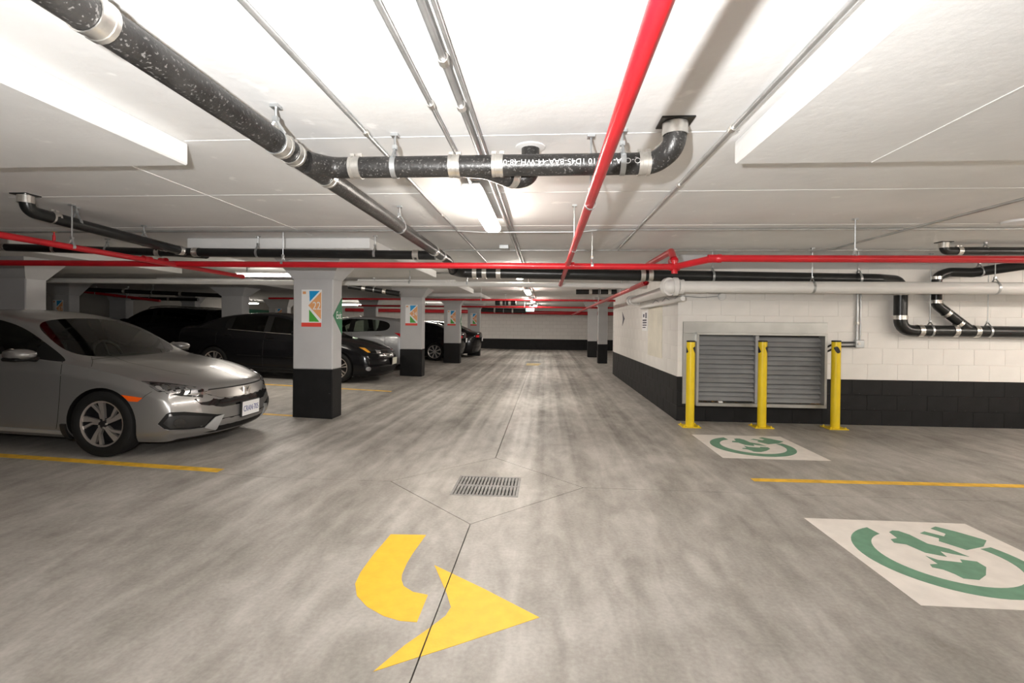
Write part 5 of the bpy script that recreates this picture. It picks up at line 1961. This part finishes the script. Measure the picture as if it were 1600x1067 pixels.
# grille group, seen from the front
civ.patch('grille', [(-0.60, 0.545), (-0.45, 0.612), (0.45, 0.612), (0.60, 0.545), (0.56, 0.49), (0.36, 0.44), (-0.36, 0.44), (-0.56, 0.49)], 'front', M_GLOSSB, off=0.003)
civ.patch('chrome_bar', [(-0.50, 0.598), (-0.43, 0.615), (0.43, 0.615), (0.50, 0.598), (0.36, 0.535), (0.2, 0.525), (-0.2, 0.525), (-0.36, 0.535)], 'front', mat('dark_chrome', (0.36, 0.345, 0.33), 0.32, 0.9), off=0.012)
civ.patch('chrome_wing', [(-0.66, 0.592), (-0.47, 0.612), (-0.40, 0.588), (-0.47, 0.578)], 'front', M_CHROME, off=0.010, mirror=True)
civ.patch('hood_gap', [(-0.45, 0.617), (-0.44, 0.630), (0.44, 0.630), (0.45, 0.617)], 'front', M_SEAM, off=0.003)
civ.patch('lower_intake', [(-0.50, 0.325), (0.50, 0.325), (0.56, 0.215), (0.42, 0.185), (-0.42, 0.185), (-0.56, 0.215)], 'front', M_TRIM, off=0.003)
civ.patch('fog_pocket', [zb1(*p) for p in ((340, 745), (435, 632), (480, 612), (640, 606), (850, 620), (1010, 634), (1080, 630), (1000, 660), (880, 780), (700, 802), (480, 812), (415, 800))], 'photo', M_TRIM, off=0.004, mirror=True)
civ.patch('fog_pocket_inner', [zb1(*p) for p in ((400, 740), (470, 660), (620, 645), (860, 655), (960, 660), (870, 760), (690, 785), (480, 795))], 'photo', M_BLK, off=0.006, mirror=True)
civ.patch('fog_lamp', [zb1(585 + 70 * math.cos(t * PI / 8), 733 + 52 * math.sin(t * PI / 8)) for t in range(16)], 'photo', M_GLOSSB, off=0.014, mirror=True)
civ.patch('silver_blade', [zb1(*p) for p in ((1088, 632), (990, 662), (868, 782), (985, 806), (1005, 790))], 'photo', M_SILVER2, off=0.012, mirror=True)
civ.patch('pocket_lip', [zb1(*p) for p in ((335, 752), (420, 805), (490, 818), (700, 806), (865, 786), (985, 806), (860, 830), (500, 850))], 'photo', M_SILVER, off=0.010, mirror=True)
civ.patch('side_marker', [zw(*p) for p in ((835, 280), (1090, 316), (1032, 364), (925, 358))], 'photo', M_AMBER, off=0.006, mirror=True)
# emblem: framed letter
ex = civ.hit(*civ.caster('front')(0, 0.570))[0].x + 0.016
b = MB()
Mx = Matrix(((0, 0, 1, ex), (1, 0, 0, 0), (0, 1, 0, 0.570), (0, 0, 0, 1)))
out_ = [(-0.052, 0.038), (-0.06, 0.042), (0.06, 0.042), (0.052, -0.038), (0.036, -0.05), (-0.036, -0.05), (-0.052, -0.038)]
fo = [(-0.062, 0.046), (0.062, 0.046), (0.055, -0.036), (0.038, -0.05), (-0.038, -0.05), (-0.055, -0.036)]
fi = [(-0.054, 0.039), (0.054, 0.039), (0.048, -0.032), (0.034, -0.043), (-0.034, -0.043), (-0.048, -0.032)]
nn = len(fo)
vs = [Mx @ Vector((*p, z)) for z in (0.0, 0.012) for p in fo] + [Mx @ Vector((*p, z)) for z in (0.0, 0.012) for p in fi]
fs = []
for i in range(nn):
    j = (i + 1) % nn
    fs += [(nn + i, nn + j, 3 * nn + j, 3 * nn + i), (i, j, nn + j, nn + i), (2 * nn + i, 3 * nn + i, 3 * nn + j, 2 * nn + j)]
b.add(vs, fs)
for poly in ([(-0.044, 0.036), (-0.024, 0.036), (-0.019, 0.006), (0.019, 0.006), (0.024, 0.036), (0.044, 0.036), (0.034, -0.040), (0.016, -0.040), (0.019, -0.010), (-0.019, -0.010), (-0.016, -0.040), (-0.034, -0.040)],):
    b.prism(poly, 0.0, 0.012, Mx)
b.build('emblem', M_CHROME, civ.t, local=True)
civ.plate(True, 0.385, 'CRAN·705', M_PLATEW)
# seams (photograph's sight lines on the near side, mirrored to the far side)
for ln_ in (((372, 392), (362, 470), (355, 600), (343, 745), (335, 800)),):
    civ.seam([zc1(*p) for p in ln_], 'photo', mirror=True)
civ.seam([zc1(*p) for p in ((905, 578), (868, 600), (842, 622))], 'photo', mirror=True, w=0.004)
civ.seam([zc1(*p) for p in ((545, 372), (552, 400), (545, 430))], 'photo', mirror=True, w=0.004)
civ.seam([zb1(*p) for p in ((-270, -60), (0, 45), (300, 110), (560, 165), (700, 190))], 'photo', mirror=True, w=0.005)
civ.seam([(-2.50, 0.90), (-2.52, 0.6), (-2.50, 0.20)], 'side', mirror=True)
civ.seam([(-1.30, 0.22), (-2.5, 0.21), (-3.2, 0.22)], 'side', mirror=True, w=0.012)
civ.patch('door_sill', [(-1.30, 0.225), (-3.22, 0.235), (-3.22, 0.200), (-1.30, 0.195)], 'side', M_SILVER2, off=0.012, mirror=True)
civ.patch('mud_flap', [(-1.245, 0.30), (-1.295, 0.30), (-1.305, 0.10), (-1.245, 0.10)], 'side', M_BLK, off=0.02, mirror=True, thick=0.05)
for s in (-1, 1):
    y0 = 0.35 * s
    civ.seam([(-1.20, y0 + 0.32), (-1.245, y0 - 0.02), (-1.25, y0 - 0.30)], 'top', w=0.018, m=M_BLK, off=0.012, name='wiper')
civ.patch('tail_light', [(-0.10, 0.88), (-0.62, 0.85), (-0.95, 0.91), (-0.80, 0.70), (-0.35, 0.68)], 'rc', M_TAIL, off=0.006, mirror=True)
civ.plate(False, 0.80, '', M_PLATEW)


def front_kit(c, zl, zg, headlamp_w=(-0.98, -0.40), amber=None, emblem=True):
    """headlamps, grille and lower intake for the other cars; zl: lamp height, zg: grille height"""
    u0, u1 = headlamp_w
    h = c.patch('headlight', [(u0, zl + 0.10), (u0 + 0.25, zl + 0.08), (u1, zl + 0.02), (u1 + 0.02, zl - 0.06), (u1 - 0.1, zl - 0.075), (u0 + 0.22, zl - 0.04)], 'fc', M_GLOSSB, off=0.004, mirror=True)
    for o, sgn in zip(h, (-1, 1)):
        pass
    c.patch('lamp_reflector', [(u1 - 0.18, zl + 0.03), (u1 - 0.04, zl + 0.01), (u1 - 0.04, zl - 0.045), (u1 - 0.16, zl - 0.05)], 'fc', M_REFL, off=0.008, mirror=True, thick=0.006)
    if amber:
        c.patch('turn_lamp', [(u0 + 0.06, zl + 0.075), (u0 + 0.18, zl + 0.065), (u0 + 0.26, zl - 0.025), (u0 + 0.19, zl - 0.025)], 'fc', amber, off=0.008, mirror=True, thick=0.006)
    c.patch('grille', [(-0.44, zg + 0.06), (0.44, zg + 0.06), (0.36, zg - 0.06), (-0.36, zg - 0.06)], 'front', M_TRIM, off=0.004)
    for dz in (-0.03, 0.0, 0.03):
        c.seam([(-0.40, zg + dz), (0.40, zg + dz)], 'front', w=0.012, m=M_CHROME, off=0.010, name='grille_bar')
    if emblem:
        c.patch('emblem', [(0.06 * math.cos(t * PI / 6), zg + 0.05 * math.sin(t * PI / 6)) for t in range(12)], 'front', M_CHROME, off=0.016)
    c.patch('lower_intake', [(-0.55, 0.36), (0.55, 0.36), (0.60, 0.25), (-0.60, 0.25)], 'front', M_TRIM, off=0.004)
    c.patch('fog_lamp', [(0.055 * math.cos(t * PI / 6) - 0.78, 0.33 + 0.045 * math.sin(t * PI / 6)) for t in range(12)], 'fc', MATS['grey_lamp_insert'], off=0.006, mirror=True)


def side_kit(c, s1, s2, s3, zb, zs):
    for s0 in (s1, s2, s3):
        c.seam([(-s0, zb), (-s0 - 0.01, lerp(zb, zs, 0.5)), (-s0, zs)], 'side', mirror=True)
    c.seam([(-s1, zs), (-s3, zs)], 'side', mirror=True, w=0.010)


def rear_kit(c, z, lamp, plate_z, text=''):
    c.patch('tail_light', lamp, 'rc', M_TAIL, off=0.008, mirror=True)
    c.plate(False, plate_z, text, M_PLATEW)
    c.seam([(-0.72, z - 0.22), (0.72, z - 0.22)], 'rear', w=0.008)


# ---- black sedan beyond the nearest column
alt = Car('sedan', 'black four-door sedan parked nose out behind the nearest column', ground_at(-3.50, 10.93), 0.0, SEDAN, SEDAN_K, M_BLACKP, M_GLASSD, sz=1.075, ss=1.04, wheel=(0.325, 0.222), axles=(0.93, 3.60), levels=2)
alt.wheels('twin', M_ALU, track=0.79, spokes=6)
alt.mirrors(1.86, 1.03, 0.86, M_BLACKP)
alt.handles((2.50, 3.45), (0.90, 0.92), M_BLACKP)
alt.cabin(1.70, 2.55)
front_kit(alt, 0.70, 0.60, amber=M_AMBER2)
side_kit(alt, 1.50, 2.62, 3.70, 0.97, 0.24)
alt.plate(True, 0.47, '', mat('cream_plate', (0.8, 0.8, 0.68), 0.5))
rear_kit(alt, 0.95, [(-0.25, 0.97), (-0.45, 0.95), (-0.45, 0.80), (-0.30, 0.80)], 0.75)
alt.seam([(-1.62, 0.985), (-2.5, 1.005), (-3.5, 1.04)], 'side', w=0.014, m=M_CHROME, off=0.004, name='window_trim', mirror=True)
alt.seam([(-1.30, 0.50), (-3.2, 0.50)], 'side', w=0.025, m=M_GLOSSB, off=0.008, name='rub_strip', mirror=True)

# ---- silver hatchback backed toward the lane, seen between the 22 and 24 columns
hat = Car('hatchback', 'silver hatchback with its red tail light showing beside the 24 column', ground_at(-7.90, 13.75), PI, HATCH, HATCH_K, M_SILVER2, M_GLASS, sz=1.085, wheel=(0.315, 0.22), axles=(0.88, 3.50))
hat.wheels('five', M_ALU, track=0.79, spokes=5)
hat.mirrors(1.80, 1.03, 0.86, M_SILVER2)
hat.handles((2.40, 3.32), (0.91, 0.95), M_CHROME)
hat.cabin(1.62, 2.45)
front_kit(hat, 0.70, 0.60)
side_kit(hat, 1.45, 2.55, 3.50, 0.98, 0.24)
rear_kit(hat, 0.95, [(-0.30, 1.00), (-0.55, 0.99), (-0.98, 1.05), (-0.80, 0.86), (-0.38, 0.82)], 0.72)
hat.patch('roof_spoiler', [(-3.86, -0.58), (-3.60, -0.60), (-3.60, 0.60), (-3.86, 0.58)], 'top', M_SILVER2, off=0.015)

# ---- two black sedans backed toward the lane further on
k1 = Car('sedan', 'black sedan backed in between the third column and the 24 column', ground_at(-7.62, 17.85), PI, SEDAN, SEDAN_K, M_BLACKP, M_GLASSD, sz=1.05, wheel=(0.32, 0.23), axles=(0.90, 3.66))
k1.wheels('five', M_ALU, track=0.79, spokes=8)
k1.mirrors(1.80, 1.0, 0.86, M_BLACKP)
k1.handles((2.38, 3.32), (0.87, 0.89), M_BLACKP)
k1.cabin(1.62, 2.45)
side_kit(k1, 1.45, 2.55, 3.55, 0.96, 0.24)
front_kit(k1, 0.67, 0.59)
rear_kit(k1, 0.95, [(-0.34, 0.92), (-0.60, 0.915), (-0.66, 0.83), (-0.38, 0.83)], 0.75)
k2 = Car('sedan', 'farthest black sedan, its red tail light beside the farthest left column', ground_at(-7.30, 19.95), PI, SEDAN, SEDAN_K, M_BLACKP, M_GLASSD, sz=1.05, wheel=(0.32, 0.23), axles=(0.90, 3.60))
k2.wheels('five', M_ALU, track=0.79, spokes=5)
k2.mirrors(1.80, 1.0, 0.86, M_BLACKP)
k2.handles((2.38, 3.32), (0.87, 0.89), M_BLACKP)
k2.cabin(1.62, 2.45)
side_kit(k2, 1.45, 2.55, 3.55, 0.96, 0.24)
front_kit(k2, 0.67, 0.59)
rear_kit(k2, 0.95, [(-0.34, 0.92), (-0.60, 0.915), (-0.66, 0.83), (-0.38, 0.83)], 0.75)

# ---- black utility vehicle at the back left
suv = Car('utility_vehicle', 'black utility vehicle with roof rails parked behind the silver sedan', ground_at(-13.95, 14.3), PI, UTIL, UTIL_K, M_BLACKP, M_GLASSD, sz=0.955, wheel=(0.36, 0.24), axles=(0.92, 3.62), tilt=0.0)
suv.wheels('five', M_ALU, track=0.80, spokes=5)
suv.mirrors(1.72, 1.17, 0.90, M_BLACKP)
suv.handles((2.30, 3.30), (1.02, 1.03), M_BLACKP)
suv.cabin(1.5, 2.35, zfloor=0.42, zt=1.13)
side_kit(suv, 1.36, 2.38, 3.55, 1.08, 0.32)
front_kit(suv, 0.88, 0.78)
rear_kit(suv, 1.0, [(-0.35, 1.10), (-0.70, 1.12), (-0.70, 0.85), (-0.40, 0.85)], 0.85)
for s in (-1, 1):
    cast = suv.caster('top')
    pts = [suv.hit(*cast(-x, s * 0.57))[0] + Vector((0, 0, 0.045 if 0 < i < 6 else 0.0)) for i, x in enumerate((2.0, 2.1, 2.5, 2.9, 3.3, 3.75, 3.85))]
    MB().tube(pts, 0.016, 8).build('roof_rail', M_CHROME, suv.t, smooth=50, local=True)
